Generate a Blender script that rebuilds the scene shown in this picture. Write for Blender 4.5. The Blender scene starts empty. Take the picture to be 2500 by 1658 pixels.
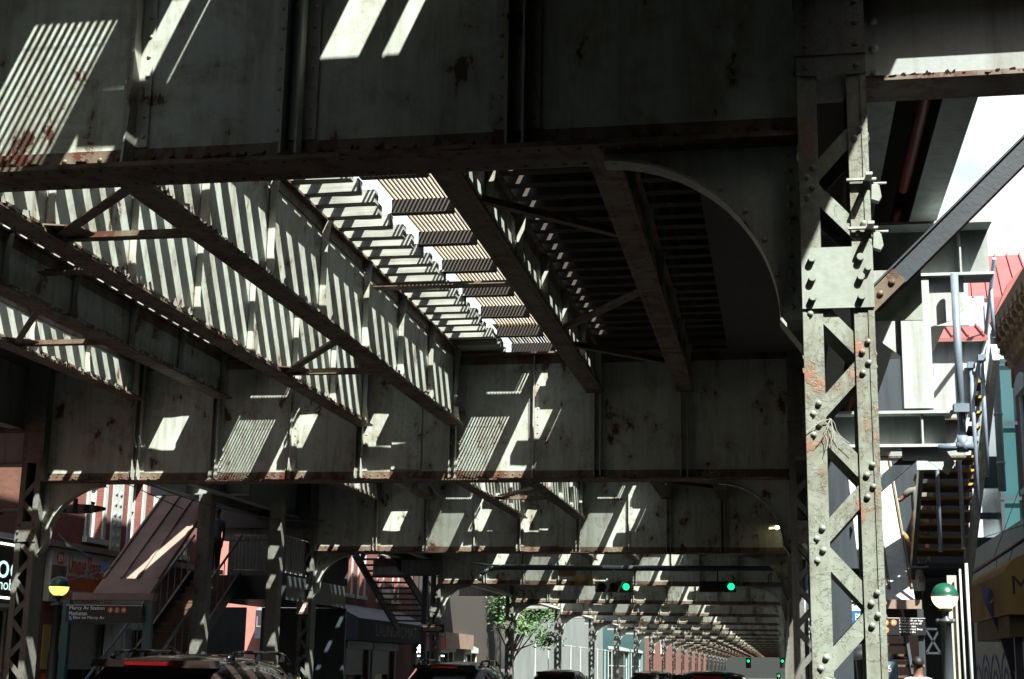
import bpy, bmesh, math, random
from mathutils import Vector, Matrix
R = math.radians
rnd = random.Random(7)
C = bpy.context.scene.collection
SC = bpy.context.scene

# ---------------------------------------------------------------- camera
CAM = Vector((0, 0, 1.7))
FPX = 3550.0                      # focal length in pixels of the 2500 px wide photograph
def _axes():
    y = Vector((665, 811, FPX)).normalized()
    z = y.cross(Vector((1, .018, 0))).normalized()
    if z.y > 0: z = -z
    x = z.cross(y)
    if x.x < 0: x = -x
    return x, y, z
AX, AY, AZ = _axes()              # world axes in camera (right, down, forward) terms
right = Vector((AX.x, AY.x, AZ.x)); down = Vector((AX.y, AY.y, AZ.y)); fwd = Vector((AX.z, AY.z, AZ.z))
cd = bpy.data.cameras.new('camera'); cam = bpy.data.objects.new('camera', cd); C.objects.link(cam)
m = Matrix((right, -down, -fwd)).transposed().to_4x4(); m.translation = CAM
cam.matrix_world = m
cd.sensor_width = 36; cd.lens = FPX / 2500 * 36; cd.clip_start = .1; cd.clip_end = 3000
SC.camera = cam
def at(u, v, Y):                  # a point of the photograph carried out to the distance Y along the street
    d = right * (u - 1250) + down * (v - 829) + fwd * FPX
    return CAM + d * (Y / d.y)
def atX(u, v, X):
    d = right * (u - 1250) + down * (v - 829) + fwd * FPX
    return CAM + d * (X / d.x)

# ---------------------------------------------------------------- light
SUN = Vector((.45, -.61, 1.0))    # towards the sun
W = bpy.data.worlds.new('World'); SC.world = W; W.use_nodes = True
nt = W.node_tree; nt.nodes.clear()
sky = nt.nodes.new('ShaderNodeTexSky'); sky.sky_type = 'NISHITA'; sky.sun_disc = False
sky.sun_elevation = math.atan2(1, math.hypot(.45, .61)); sky.dust_density = 3; sky.sun_rotation = math.atan2(.45, -.61)
bg = nt.nodes.new('ShaderNodeBackground'); bg.inputs[1].default_value = .05
wo = nt.nodes.new('ShaderNodeOutputWorld')
nt.links.new(sky.outputs[0], bg.inputs[0]); nt.links.new(bg.outputs[0], wo.inputs[0])
sl = bpy.data.lights.new('sun', 'SUN'); sl.energy = 5; sl.angle = R(.5); sl.color = (1, .972, .895)
so = bpy.data.objects.new('sun', sl); C.objects.link(so)
so.rotation_euler = (-SUN).to_track_quat('-Z', 'Y').to_euler(); so.location = (30, -30, 60)
SC.view_settings.view_transform = 'Standard'; SC.view_settings.look = 'None'
SC.view_settings.exposure = 1.72; SC.view_settings.gamma = 1
SC.cycles.max_bounces = 5; SC.cycles.diffuse_bounces = 1; SC.cycles.glossy_bounces = 2
SC.cycles.sample_clamp_indirect = 4
SC.cycles.use_denoising = True

# ---------------------------------------------------------------- materials
def newmat(name):
    mt = bpy.data.materials.new(name); mt.use_nodes = True
    n = mt.node_tree.nodes; n.clear()
    o = n.new('ShaderNodeOutputMaterial'); p = n.new('ShaderNodeBsdfPrincipled')
    mt.node_tree.links.new(p.outputs[0], o.inputs[0])
    return mt, mt.node_tree, p
def lnk(t, a, b): t.links.new(a, b)
def pos(t, sx=1, sy=1, sz=1):
    g = t.nodes.new('ShaderNodeNewGeometry'); mp = t.nodes.new('ShaderNodeMapping')
    mp.inputs['Scale'].default_value = (sx, sy, sz); lnk(t, g.outputs['Position'], mp.inputs[0]); return mp.outputs[0]
def noise(t, v, scale, detail=6, rough=.6, dist=0):
    n = t.nodes.new('ShaderNodeTexNoise'); n.inputs['Scale'].default_value = scale
    n.inputs['Detail'].default_value = detail; n.inputs['Roughness'].default_value = rough
    n.inputs['Distortion'].default_value = dist
    lnk(t, v, n.inputs['Vector']); return n.outputs['Fac']
def ramp(t, f, stops):
    r = t.nodes.new('ShaderNodeValToRGB'); e = r.color_ramp.elements
    while len(e) < len(stops): e.new(.5)
    for k, (p, c) in enumerate(stops):
        e[k].position = p; e[k].color = (*c, 1) if isinstance(c, tuple) else (c, c, c, 1)
    lnk(t, f, r.inputs[0]); return r.outputs[0]
def mix(t, f, a, b, mode='MIX'):
    n = t.nodes.new('ShaderNodeMix'); n.data_type = 'RGBA'; n.blend_type = mode
    for s, v in ((n.inputs[0], f), (n.inputs[6], a), (n.inputs[7], b)):
        if isinstance(v, (int, float)): s.default_value = v
        elif isinstance(v, tuple): s.default_value = (*v, 1)
        else: lnk(t, v, s)
    return n.outputs[2]
def bump(t, p, h, strength=.4, dist=.01, prev=None):
    b = t.nodes.new('ShaderNodeBump'); b.inputs['Strength'].default_value = strength; b.inputs['Distance'].default_value = dist
    lnk(t, h, b.inputs['Height'])
    if prev is not None: lnk(t, prev, b.inputs['Normal'])
    lnk(t, b.outputs[0], p.inputs['Normal']); return b.outputs[0]

def steel(name, base, rustlvl=.64, grime=.5, flake=0, rough=.55, rust=(.105, .046, .026)):
    mt, t, p = newmat(name)
    v = pos(t)
    big = noise(t, v, .7, 5, .62)
    c = mix(t, ramp(t, big, [(.42, 0.), (.78, grime*.8)]), base, (base[0]*.42, base[1]*.37, base[2]*.33))
    st = noise(t, pos(t, 7, 7, .55), 1.0, 5, .65)                  # rain streaks down the plates
    c = mix(t, ramp(t, st, [(.47, 0.), (.72, .6)]), c, (base[0]*.40, base[1]*.29, base[2]*.23))
    fine = noise(t, v, 24, 4, .7)
    c = mix(t, ramp(t, fine, [(.4, 0.), (.75, .35)]), c, (base[0]*.55, base[1]*.52, base[2]*.48))
    rn0 = noise(t, v, 2.1, 11, .68, .6); rs = noise(t, pos(t, 5, 5, 1.3), 1.0, 9, .68, .3)
    ma = t.nodes.new('ShaderNodeMath'); ma.operation = 'MULTIPLY_ADD'; lnk(t, rs, ma.inputs[0]); ma.inputs[1].default_value = .42; mb = t.nodes.new('ShaderNodeMath'); mb.operation = 'MULTIPLY'; lnk(t, rn0, mb.inputs[0]); mb.inputs[1].default_value = .58; lnk(t, mb.outputs[0], ma.inputs[2]); rn = ma.outputs[0]
    rustlvl -= .028
    c = mix(t, ramp(t, rn, [(rustlvl-.09, 0.), (rustlvl, .55)]), c, (base[0]*.42, base[1]*.30, base[2]*.2))
    rm = ramp(t, rn, [(rustlvl, 0.), (rustlvl + .018, 1.)])
    rc = mix(t, fine, rust, (rust[0]*.4, rust[1]*.45, rust[2]*.6))
    c = mix(t, rm, c, rc)
    lnk(t, c, p.inputs['Base Color'])
    p.inputs['Roughness'].default_value = rough
    b = bump(t, p, rm, .55, .006)
    b = bump(t, p, noise(t, v, 9, 6, .65), .25, .01, b)
    if flake:
        lo = noise(t, v, 7, 12, .7, .6); m1 = ramp(t, lo, [(.50, 0.), (.508, 1.)]); m2 = ramp(t, noise(t, pos(t, 12, 12, 30), 1, 9, .65, .5), [(.60, 0.), (.61, 1.)])
        zone = ramp(t, noise(t, v, 3.2, 3, .5), [(.42, .0), (.6, 1.)])
        h = mix(t, zone, mix(t, .35, (0, 0, 0), m1), mix(t, .5, m1, m2))
        b = bump(t, p, h, flake, .012, b); b = bump(t, p, noise(t, v, 60, 4, .6), .16, .004, b)
        rim = ramp(t, lo, [(.492, 0.), (.5, 1.), (.512, 0.)])
        c2 = mix(t, rim, c, (base[0]*.22, base[1]*.18, base[2]*.14)); c2 = mix(t, mix(t, .25, (0, 0, 0), m1), c2, (base[0]*.7, base[1]*.7, base[2]*.72))
        lnk(t, c2, p.inputs['Base Color'])
    return mt
def plain(name, col, rough=.6, metal=0, var=.25, scale=6, emit=0, bmp=.15, coat=0):
    mt, t, p = newmat(name); v = pos(t)
    c = mix(t, ramp(t, noise(t, v, scale, 6, .65), [(.35, 0.), (.75, 1.)]), col, tuple(x*(1-var) for x in col))
    lnk(t, c, p.inputs['Base Color']); p.inputs['Roughness'].default_value = rough; p.inputs['Metallic'].default_value = metal
    if coat: p.inputs['Coat Weight'].default_value = coat
    if emit:
        p.inputs['Emission Color'].default_value = (*col, 1); p.inputs['Emission Strength'].default_value = emit
    if bmp: bump(t, p, noise(t, v, scale*6, 4, .6), bmp, .01)
    return mt
def wood(name, a, b, axis, rough=.8):
    mt, t, p = newmat(name)
    s = [14, 14, 14]; s[axis] = .8
    n1 = noise(t, pos(t, *s), 1, 6, .65, .4); n2 = noise(t, pos(t), 1.9, 4, .6)
    c = mix(t, ramp(t, n1, [(.3, 0.), (.7, 1.)]), a, b); c = mix(t, ramp(t, n2, [(.4, 0.), (.75, .5)]), c, tuple(x*.35 for x in b))
    lnk(t, c, p.inputs['Base Color']); p.inputs['Roughness'].default_value = rough; bump(t, p, n1, .4, .01); return mt
def brick(name, a, b, mortar, axis, scale=1.0):
    mt, t, p = newmat(name)
    g = t.nodes.new('ShaderNodeNewGeometry'); s = t.nodes.new('ShaderNodeSeparateXYZ'); k = t.nodes.new('ShaderNodeCombineXYZ')
    lnk(t, g.outputs['Position'], s.inputs[0]); lnk(t, s.outputs[axis], k.inputs[0]); lnk(t, s.outputs[2], k.inputs[1])
    br = t.nodes.new('ShaderNodeTexBrick'); br.inputs['Color1'].default_value = (*a, 1); br.inputs['Color2'].default_value = (*b, 1)
    br.inputs['Mortar'].default_value = (*mortar, 1); br.inputs['Scale'].default_value = scale; br.inputs['Brick Width'].default_value = .21
    br.inputs['Row Height'].default_value = .072; br.inputs['Mortar Size'].default_value = .008
    lnk(t, k.outputs[0], br.inputs['Vector'])
    c = mix(t, ramp(t, noise(t, pos(t), .9, 6, .65), [(.35, 0.), (.75, .5)]), br.outputs[0], tuple(x*.45 for x in a))
    lnk(t, c, p.inputs['Base Color']); p.inputs['Roughness'].default_value = .85; bump(t, p, br.outputs['Fac'], -.4, .006); return mt
def glass(name, col=(.02, .025, .03), rough=.05):
    mt, t, p = newmat(name); p.inputs['Base Color'].default_value = (*col, 1); p.inputs['Roughness'].default_value = rough
    p.inputs['Specular IOR Level'].default_value = .8
    bump(t, p, noise(t, pos(t), 1.5, 2), .05, .02); return mt

PAINT = (.44, .51, .455)
M = dict(
    web=steel('painted_girder_steel', PAINT, .605, .55),
    flange=steel('grimy_flange_steel', (.17, .14, .10), .56, .6, rust=(.11, .033, .014)),
    stiff=steel('stiffener_steel', (.41, .45, .40), .62, .4),
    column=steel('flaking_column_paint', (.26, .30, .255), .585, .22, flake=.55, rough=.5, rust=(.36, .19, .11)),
    darkcol=steel('dark_column_paint', (.17, .185, .165), .61, .5, flake=.4),  # darker tone of column paint
    plate=steel('clean_gusset_paint', (.27, .32, .28), .72, .1),
    grey=steel('grey_platform_paint', (.26, .305, .295), .70, .25),
    white=steel('pale_platform_paint', (.40, .46, .455), .72, .12),
    deep=steel('dark_blue_steel', (.045, .06, .07), .72, .3, rough=.4),
    rusty=steel('rusted_edge', (.12, .05, .025), .5, .5),
    redpipe=plain('red_pipe_paint', (.22, .035, .025), .5),
    tie=wood('weathered_tie_timber', (.40, .43, .38), (.22, .23, .20), 0),
    slat=wood('brown_walkway_slat', (.55, .38, .15), (.36, .23, .08), 1),
    beam=plain('dark_walkway_beam', (.055, .05, .042), .8), shade_tie=wood('shade_darkened_tie_timber', (.07, .06, .05), (.035, .03, .025), 0),  # right-track ties and planks coloured near black to stand in for deep shade
    rail=plain('rail_steel', (.06, .045, .035), .4, .6),
    concrete=plain('platform_concrete', (.085, .08, .075), .9),
    asphalt=plain('asphalt', (.05, .05, .05), .85, scale=30),
    walk=plain('sidewalk_concrete', (.15, .145, .135), .9, scale=3),
    kerb=plain('kerb_stone', (.24, .23, .22), .9),
    line=plain('road_paint', (.65, .64, .58), .7),
    black=plain('black_plastic', (.012, .012, .013), .45),
    iron=plain('dark_iron', (.025, .03, .028), .5),
)

# ---------------------------------------------------------------- mesh helpers
class MB:
    def __init__(s): s.v = []; s.f = []; s.mi = []; s.sm = []
    def add(s, vs, fs, mi=0, smooth=False):
        o = len(s.v); s.v += [tuple(p) for p in vs]
        for f in fs: s.f.append(tuple(i + o for i in f)); s.mi.append(mi); s.sm.append(smooth)
    def box(s, x0, x1, y0, y1, z0, z1, mi=0):
        s.add([(x0,y0,z0),(x1,y0,z0),(x1,y1,z0),(x0,y1,z0),(x0,y0,z1),(x1,y0,z1),(x1,y1,z1),(x0,y1,z1)],
              [(0,3,2,1),(4,5,6,7),(0,1,5,4),(1,2,6,5),(2,3,7,6),(3,0,4,7)], mi)
    def bar(s, p, q, w, h, up=(0,0,1), mi=0):          # box from p to q, w across, h along up
        p = Vector(p); q = Vector(q); d = (q - p).normalized(); u = Vector(up)
        sd = d.cross(u).normalized(); u = sd.cross(d).normalized(); a = sd*w/2; b = u*h/2
        vs = [p-a-b, p+a-b, p+a+b, p-a+b, q-a-b, q+a-b, q+a+b, q-a+b]
        s.add(vs, [(0,1,2,3),(7,6,5,4),(0,4,5,1),(1,5,6,2),(2,6,7,3),(3,7,4,0)], mi)
    def cyl(s, p, q, r, n=12, r2=None, mi=0, caps=True):
        p = Vector(p); q = Vector(q); d = (q - p).normalized(); r2 = r if r2 is None else r2
        a = d.orthogonal().normalized(); b = d.cross(a); vs = []
        for c, rr in ((p, r), (q, r2)):
            for k in range(n):
                t = 2*math.pi*k/n; vs.append(c + (a*math.cos(t) + b*math.sin(t))*rr)
        o = len(s.v); s.v += [tuple(x) for x in vs]
        for k in range(n):
            j = (k+1) % n; s.f.append((o+k, o+j, o+n+j, o+n+k)); s.mi.append(mi); s.sm.append(n > 6)
        if caps:
            s.f.append(tuple(o+k for k in range(n))[::-1]); s.mi.append(mi); s.sm.append(False)
            s.f.append(tuple(o+n+k for k in range(n))); s.mi.append(mi); s.sm.append(False)
    def tube(s, pts, r, n=8, mi=0):
        for a, b in zip(pts[:-1], pts[1:]): s.cyl(a, b, r, n, None, mi)
    def prism(s, pts, a, b, axis='Y', mi=0):           # 2D outline (u,w) swept from a to b along axis
        f = {'Y': lambda u, w, t: (u, t, w), 'X': lambda u, w, t: (t, u, w), 'Z': lambda u, w, t: (u, w, t)}[axis]
        n = len(pts); vs = [f(u, w, a) for u, w in pts] + [f(u, w, b) for u, w in pts]
        s.add(vs, [tuple(range(n)), tuple(range(n, 2*n))[::-1]] + [(k, n+k, n+(k+1) % n, (k+1) % n) for k in range(n)], mi)
    def strip(s, A, B, mi=0):                           # ruled sheet between two polylines
        n = len(A); s.add(list(A) + list(B), [(k, k+1, n+k+1, n+k) for k in range(n-1)], mi)
    def dome(s, c, ax, r, h=None, n=8, mi=0):           # rivet head
        c = Vector(c); ax = Vector(ax).normalized(); a = ax.orthogonal().normalized(); b = ax.cross(a); h = h or r*.75; vs = []
        for rr, hh in ((1, 0), (.8, .62)):
            for k in range(n):
                t = 2*math.pi*k/n; vs.append(c + (a*math.cos(t) + b*math.sin(t))*r*rr + ax*h*hh)
        vs.append(c + ax*h)
        s.add(vs, [(k, (k+1) % n, n+(k+1) % n, n+k) for k in range(n)] + [(n+k, n+(k+1) % n, 2*n) for k in range(n)], mi, True)
    def lathe(s, prof, c, n=24, mi=0, smooth=True, mis=None):
        o = len(s.v); c = Vector(c)
        for r, z in prof:
            for k in range(n):
                t = 2*math.pi*k/n; s.v.append((c.x + r*math.cos(t), c.y + r*math.sin(t), c.z + z))
        for i in range(len(prof)-1):
            for k in range(n):
                j = (k+1) % n; s.f.append((o+i*n+k, o+i*n+j, o+(i+1)*n+j, o+(i+1)*n+k)); s.mi.append(mi if mis is None else mis[i]); s.sm.append(smooth)
    def flakes(s, p, q, out, n, size=.03, mi=0, rg=rnd): # curled scraps of paint along an edge
        p = Vector(p); q = Vector(q); out = Vector(out)
        for k in range(n):
            c = p.lerp(q, rg.random()); d = (q-p).normalized(); w = size*rg.uniform(.3, 1.5); l = size*rg.uniform(.2, 1.1)
            up = Vector((0, 0, 1))*rg.uniform(-.5, 1.0)
            a = c - d*w; b = c + d*w*rg.uniform(.3, 1)
            e = c + d*w*rg.uniform(-.6, .6) + (out + up)*l; g = c - d*w*rg.uniform(.3, 1) + (out*.8 + up*.6)*l
            s.add([a, b, e, g], [(0, 1, 2, 3)], mi)
    def build(s, name, mats, parent=None, loc=None):
        me = bpy.data.meshes.new(name); me.from_pydata(s.v, [], s.f); me.update()
        if not isinstance(mats, (list, tuple)): mats = [mats]
        for mt in mats: me.materials.append(mt)
        for p, k, sm in zip(me.polygons, s.mi, s.sm): p.material_index = k; p.use_smooth = sm
        bm = bmesh.new(); bm.from_mesh(me); bmesh.ops.recalc_face_normals(bm, faces=bm.faces); bm.to_mesh(me); bm.free()
        o = bpy.data.objects.new(name, me); C.objects.link(o)
        if parent is not None: o.parent = parent
        if loc is not None: o.location = loc
        return o
def tag(o, label=None, cat=None, group=None, kind=None):
    if label: o['label'] = label
    if cat: o['category'] = cat
    if group: o['group'] = group
    if kind: o['kind'] = kind
    return o
def thing(name, label, cat, loc=(0, 0, 0), rz=0, group=None):
    o = bpy.data.objects.new(name, None); C.objects.link(o); o.location = loc; o.rotation_euler = (0, 0, rz)
    o.empty_display_size = .2
    return tag(o, label, cat, group)
KIDS = {}
def kids(o): return [c for c in o.children]
def copy_tree(o, parent=None, **kw):
    c = o.copy(); C.objects.link(c)
    if parent is not None: c.parent = parent
    for ch in list(o.children): copy_tree(ch, c)
    return c
def text(name, s, fit, loc, rot, mat, parent=None, ext=.003, align='L', lh=None):
    cu = bpy.data.curves.new(name, 'FONT'); cu.body = s; cu.extrude = ext; cu.size = 1; cu.resolution_u = 3
    if lh: cu.space_line = lh
    t = bpy.data.objects.new('tmp', cu); C.objects.link(t); bpy.context.view_layer.update()
    me = bpy.data.meshes.new_from_object(t.evaluated_get(bpy.context.evaluated_depsgraph_get()))
    bpy.data.objects.remove(t); bpy.data.curves.remove(cu)
    xs = [v.co.x for v in me.vertices]; ys = [v.co.y for v in me.vertices]
    w, h = fit; x0, y0 = min(xs), min(ys); sx = w/(max(xs)-x0); sy = h/(max(ys)-y0) if h else sx
    for v in me.vertices: v.co.x = (v.co.x-x0)*sx; v.co.y = (v.co.y-y0)*sy
    me.name = name; me.materials.clear(); me.materials.append(mat)
    o = bpy.data.objects.new(name, me); C.objects.link(o)
    if parent is not None: o.parent = parent
    o.location = loc; o.rotation_euler = rot; return o
ORD = ['first', 'second', 'third', 'fourth', 'fifth', 'sixth', 'seventh', 'eighth', 'ninth', 'tenth', 'eleventh', 'twelfth', 'thirteenth', 'fourteenth', 'fifteenth', 'sixteenth', 'seventeenth', 'eighteenth', 'nineteenth', 'twentieth', 'twenty-first', 'twenty-second', 'twenty-third']
def wloc(o):
    l = Vector((0, 0, 0))
    while o is not None: l += Vector(o.location); o = o.parent
    return l
def part(mb, name, mats, parent):                      # mesh given in world coordinates, hung under its thing
    l = wloc(parent); mb.v = [(x-l.x, y-l.y, z-l.z) for x, y, z in mb.v]
    return mb.build(name, mats, parent)
def wtext(name, s, fit, loc, rot, mat, parent, **k):
    o = text(name, s, fit, (0, 0, 0), rot, mat, parent, **k); o.location = Vector(loc) - wloc(parent); return o
FRONT = (R(90), 0, 0)                                  # faces the camera
EAST = (R(90), 0, R(90))                               # faces the street from the left-hand side

# ================================================================ THE SETTING
D0, DP, NB = 8.1, 15.2, 22
DY = [D0 + DP*n for n in range(NB)]
g = MB(); g.box(-400, 400, -60, 1500, -.3, 0)
tag(g.build('ground', M['asphalt']), kind='structure')
def ground_strip(name, x0, x1, z0, z1, mat, y0=-30, y1=350):
    b = MB(); b.box(x0, x1, y0, y1, z0, z1); return tag(b.build(name, mat), kind='structure')
ground_strip('sidewalk', 1.15, 30, .004, .15, M['walk'], -30, 36); ground_strip('sidewalk', -40, -13.6, .004, .15, M['walk'], -30, 44)
ground_strip('sidewalk', -40, -13.6, .004, .15, M['walk'], 57, 350); ground_strip('sidewalk', 1.15, 30, .004, .15, M['walk'], 47, 350)
ground_strip('kerb', 1.0, 1.15, .004, .154, M['kerb'], -30, 36); ground_strip('kerb', -13.6, -13.45, .004, .154, M['kerb'], -30, 44)
# pale sunlit sheet added beyond the street so the sky renders near white
cl = MB(); rg = random.Random(4)
from mathutils import noise as mnoise
NX, NZ = 70, 50; G = []
for j in range(NZ+1):
    for i in range(NX+1):
        x = -460 + 860*i/NX; z = 40 + 640*j/NZ; q = Vector((x*.004, z*.005, 1.7))
        G.append((x, 1150 - 28*mnoise.fractal(q, .9, 2.1, 5) - 14*abs(mnoise.noise(q*3)) + z*.55, z))
cl.add(G, [(j*(NX+1)+i, j*(NX+1)+i+1, (j+1)*(NX+1)+i+1, (j+1)*(NX+1)+i) for j in range(NZ) for i in range(NX)], 0, True)
tag(cl.build('bright_sky_sheet', plain('bright_sky_sheet_white', (.25, .30, .325), 1., var=.03, scale=.01, bmp=0)), kind='structure')
b = MB()
for k in range(40):
    b.box(-6.3, -6.18, 4 + k*7.5, 7 + k*7.5, .004, .008)
tag(b.build('road_markings', M['line']), kind='structure')

# ================================================================ THE ELEVATED RAILWAY
XC = -6.18                                             # middle of the viaduct
CX = (.335, -12.72)                                    # the two column rows
ZF, ZT = 4.66, 6.78                                    # cross girder, underside and top

# ---- cross girder ------------------------------------------------------------------
def make_girder(label, detail):
    t = thing('cross_girder', label, 'girder', (0, 0, 0), 0, 'riveted girders crossing the street')
    b = MB(); b.box(-12.53, .145, -.008, .008, ZF+.03, ZT-.03); b.build('web', M['web'], t)
    for nm, z, s in (('bottom_flange', ZF, 1), ('top_flange', ZT, -1)):
        b = MB(); za, zb = sorted((z, z+s*.03)); b.box(-12.53, .145, -.19, .19, za, zb)
        za, zb = sorted((z+s*.03, z+s*.17)); b.box(-12.5, .14, -.024, -.0085, za, zb); b.box(-12.5, .14, .0085, .024, za, zb)
        if detail:
            n = int(12.6/.12)
            for k in range(n):
                x = -12.45 + k*.12
                b.dome((x, -.024, z+s*.11), (0, -1, 0), .017)
                if s > 0:
                    b.dome((x+.06, -.13, z), (0, 0, -1), .017); b.dome((x+.06, .13, z), (0, 0, -1), .017)
        rg = random.Random(3)
        for side in (-1, 1):
            for k in range(60 if detail else 16):
                x = rg.uniform(-12.4, 0); b.flakes((x, side*.19, z+s*.028), (x+rg.uniform(.1, .5), side*.19, z+s*.028), (0, side*.5, .3), 3, .035, 1, rg)
        if s > 0:
            for xs in (-9.1, -6.4, -3.7, -1.05):       # butt joints of the cover plates
                b.box(xs-.004, xs+.004, -.191, .191, z-.0015, z+.031, 1)
            b.bar((-1.75, -.2, z+.014), (-2.3, -.22, z-.012), .12, .006, mi=0); b.bar((-2.3, -.22, z-.012), (-2.55, -.2, z+.014), .12, .006)
        b.build(nm, [M['flange'], M['rusty']], t)
    def stiff(x, dbl=False, flare=False):
        b = MB()
        xs = (x-.05, x+.05) if dbl else (x,)
        for xx in xs:
            b.box(xx-.007, xx+.007, -.13, -.0095, ZF+.05, ZT-.05)
            b.prism([(-.13, ZF+.05), (-.185, ZF+.032), (-.13, ZF+.032 if not flare else ZF+.032), (-.13, ZF+.36)][:3] if not flare else [(-.13, ZF+.4), (-.185, ZF+.032), (-.13, ZF+.032)], xx-.007, xx+.007, 'X')
        x0, x1 = min(xs)-.09, max(xs)+.09
        b.box(x0, x1, -.028, -.0255, ZF+.18, ZT-.18)
        if detail:
            for k in range(13):
                z = ZF+.25 + k*.135
                for xx in ((x0+.035, x1-.035) if dbl else (x0+.03, x1-.03)): b.dome((xx, -.028, z), (0, -1, 0), .016)
        b.build('stiffener', M['stiff'], t)
    for x in (-1.5, -2.9, -9.46, -10.86): stiff(x, True)
    for x in (-3.95, -8.1): stiff(x, False, True)
    stiff(-5.3, True); stiff(-6.9, True)
    b = MB(); b.box(-6.35, -5.85, -.0375, -.0255, ZF+.2, ZT-.2)      # splice plate
    for k in range(12):
        for xx in (-6.28, -6.17, -6.03, -5.92): b.dome((xx, -.0375, ZF+.28+k*.14), (0, -1, 0), .017)
    b.build('splice_plate', M['web'], t)
    for s, cx in ((1, .145), (-1, -12.53)):
        b = MB(); arc = []
        for k in range(15):
            a = math.pi/2*k/14
            arc.append((cx - s*1.12 + s*1.0*math.sin(a), 3.62 + .98*math.cos(a)))
        pts = [(cx, ZF)] + [(cx - s*1.3, ZF)] + arc + [(cx, 3.47)]
        for q in range(len(arc)-1):                     # bracket plate as a fan of quads to the corner
            (xa, za), (xb, zb) = arc[q], arc[q+1]
            xa2 = cx - s*1.12*(1-q/14.); xb2 = cx - s*1.12*(1-(q+1)/14.)
            b.add([(xa, -.008, za), (xb, -.008, zb), (xb2, -.008, ZF), (xa2, -.008, ZF)], [(0, 1, 2, 3)])
            b.add([(xa, .008, za), (xb, .008, zb), (xb2, .008, ZF), (xa2, .008, ZF)], [(0, 1, 2, 3)])
            b.add([(xa, -.1, za), (xb, -.1, zb), (xb, .1, zb), (xa, .1, za)], [(0, 1, 2, 3)], 1)
            nx, nz = (zb-za), -(xb-xa); l = math.hypot(nx, nz); nx, nz = -s*nx/l*.02, -s*nz/l*.02
            b.add([(xa, -.1, za), (xb, -.1, zb), (xb+nx*0, -.1, zb-.016), (xa+nx*0, -.1, za-.016)], [(0, 1, 2, 3)], 1)
            # vertical leg of the edge angle, standing on the plate and following the arc
            c0 = Vector((cx - s*1.12*.2, 0, ZF-.25))
            ta = Vector((cx, 0, ZF)) - Vector((xa, 0, za)); tb = Vector((cx, 0, ZF)) - Vector((xb, 0, zb))
            ta = ta.normalized()*.1; tb = tb.normalized()*.1
            b.add([(xa, -.02, za), (xb, -.02, zb), (xb+tb.x, -.02, zb+tb.z), (xa+ta.x, -.02, za+ta.z)], [(0, 1, 2, 3)], 1)
            if detail and q % 2 == 0: b.dome((xa+ta.x*.55, -.02, za+ta.z*.55), (0, -1, 0), .017, mi=1)
        xe, ze = arc[-1]
        b.prism([(xe, ze), (cx, ze), (cx, 3.46)], -.008, .008, 'Y'); b.bar((xe, 0, ze), (cx, 0, 3.46), .2, .014, (0, 0, 1), 1)
        b.box(min(cx, cx-s*.11), max(cx, cx-s*.11), -.022, -.0085, 3.62, ZF-.01, 0)
        if detail:
            for k in range(10): b.dome((cx-s*.055, -.022, 3.7+k*.1), (0, -1, 0), .017)
        b.build('knee_bracket', [M['web'], M['stiff']], t)
    # cantilever arm beyond each column
    for s, cx in ((1, .53), (-1, -12.915)):
        b = MB(); xo = cx + s*2.3
        x0, x1 = min(cx, xo), max(cx, xo)
        b.box(x0, x1, -.008, .008, 5.0, 5.55)
        b.box(x0, x1, -.165, .165, 4.97, 5.0, 1); b.box(x0, x1, -.245, .165, 5.55, 5.58, 1)
        if s > 0: b.box(cx, cx+.11, -.02, -.0085, 5.02, 5.53)
        for k in range(3): b.dome((cx+s*.06, -.02, 5.06+k*.17), (0, -1, 0), .03, .03)
        rg = random.Random(5)
        for k in range(26): b.flakes((x0, -.165, 4.99), (x1, -.165, 4.99), (0, -.4, .1), 3, .022, 2, rg)
        b.build('cantilever_arm', [M['grey'], M['flange'], M['rusty']], t)
    return t

def girder_label(n):
    return ['nearest riveted cross girder, across the top of the photo, with sun stripes and peeling panels',
            'second cross girder from the camera, with two fans of sun stripes on its web',
            'third cross girder from the camera, below the second, striped by sun beside each stringer',
            'fourth cross girder from the camera, just behind the long traffic signal arm',
            ][n] if n < 4 else f'far cross girder, {ORD[n]} from the camera in the receding row'
def build_girders():
    g = make_girder(girder_label(0), True); g.location.y = DY[0]
    for n in range(1, NB):
        c = copy_tree(g); c.location.y = DY[n]; c['label'] = girder_label(n)
    for n in (-1, -2):
        c = copy_tree(g); c.location.y = D0 + DP*n; c['label'] = 'riveted cross girder overhead behind the viewpoint, outside the picture'

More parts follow.
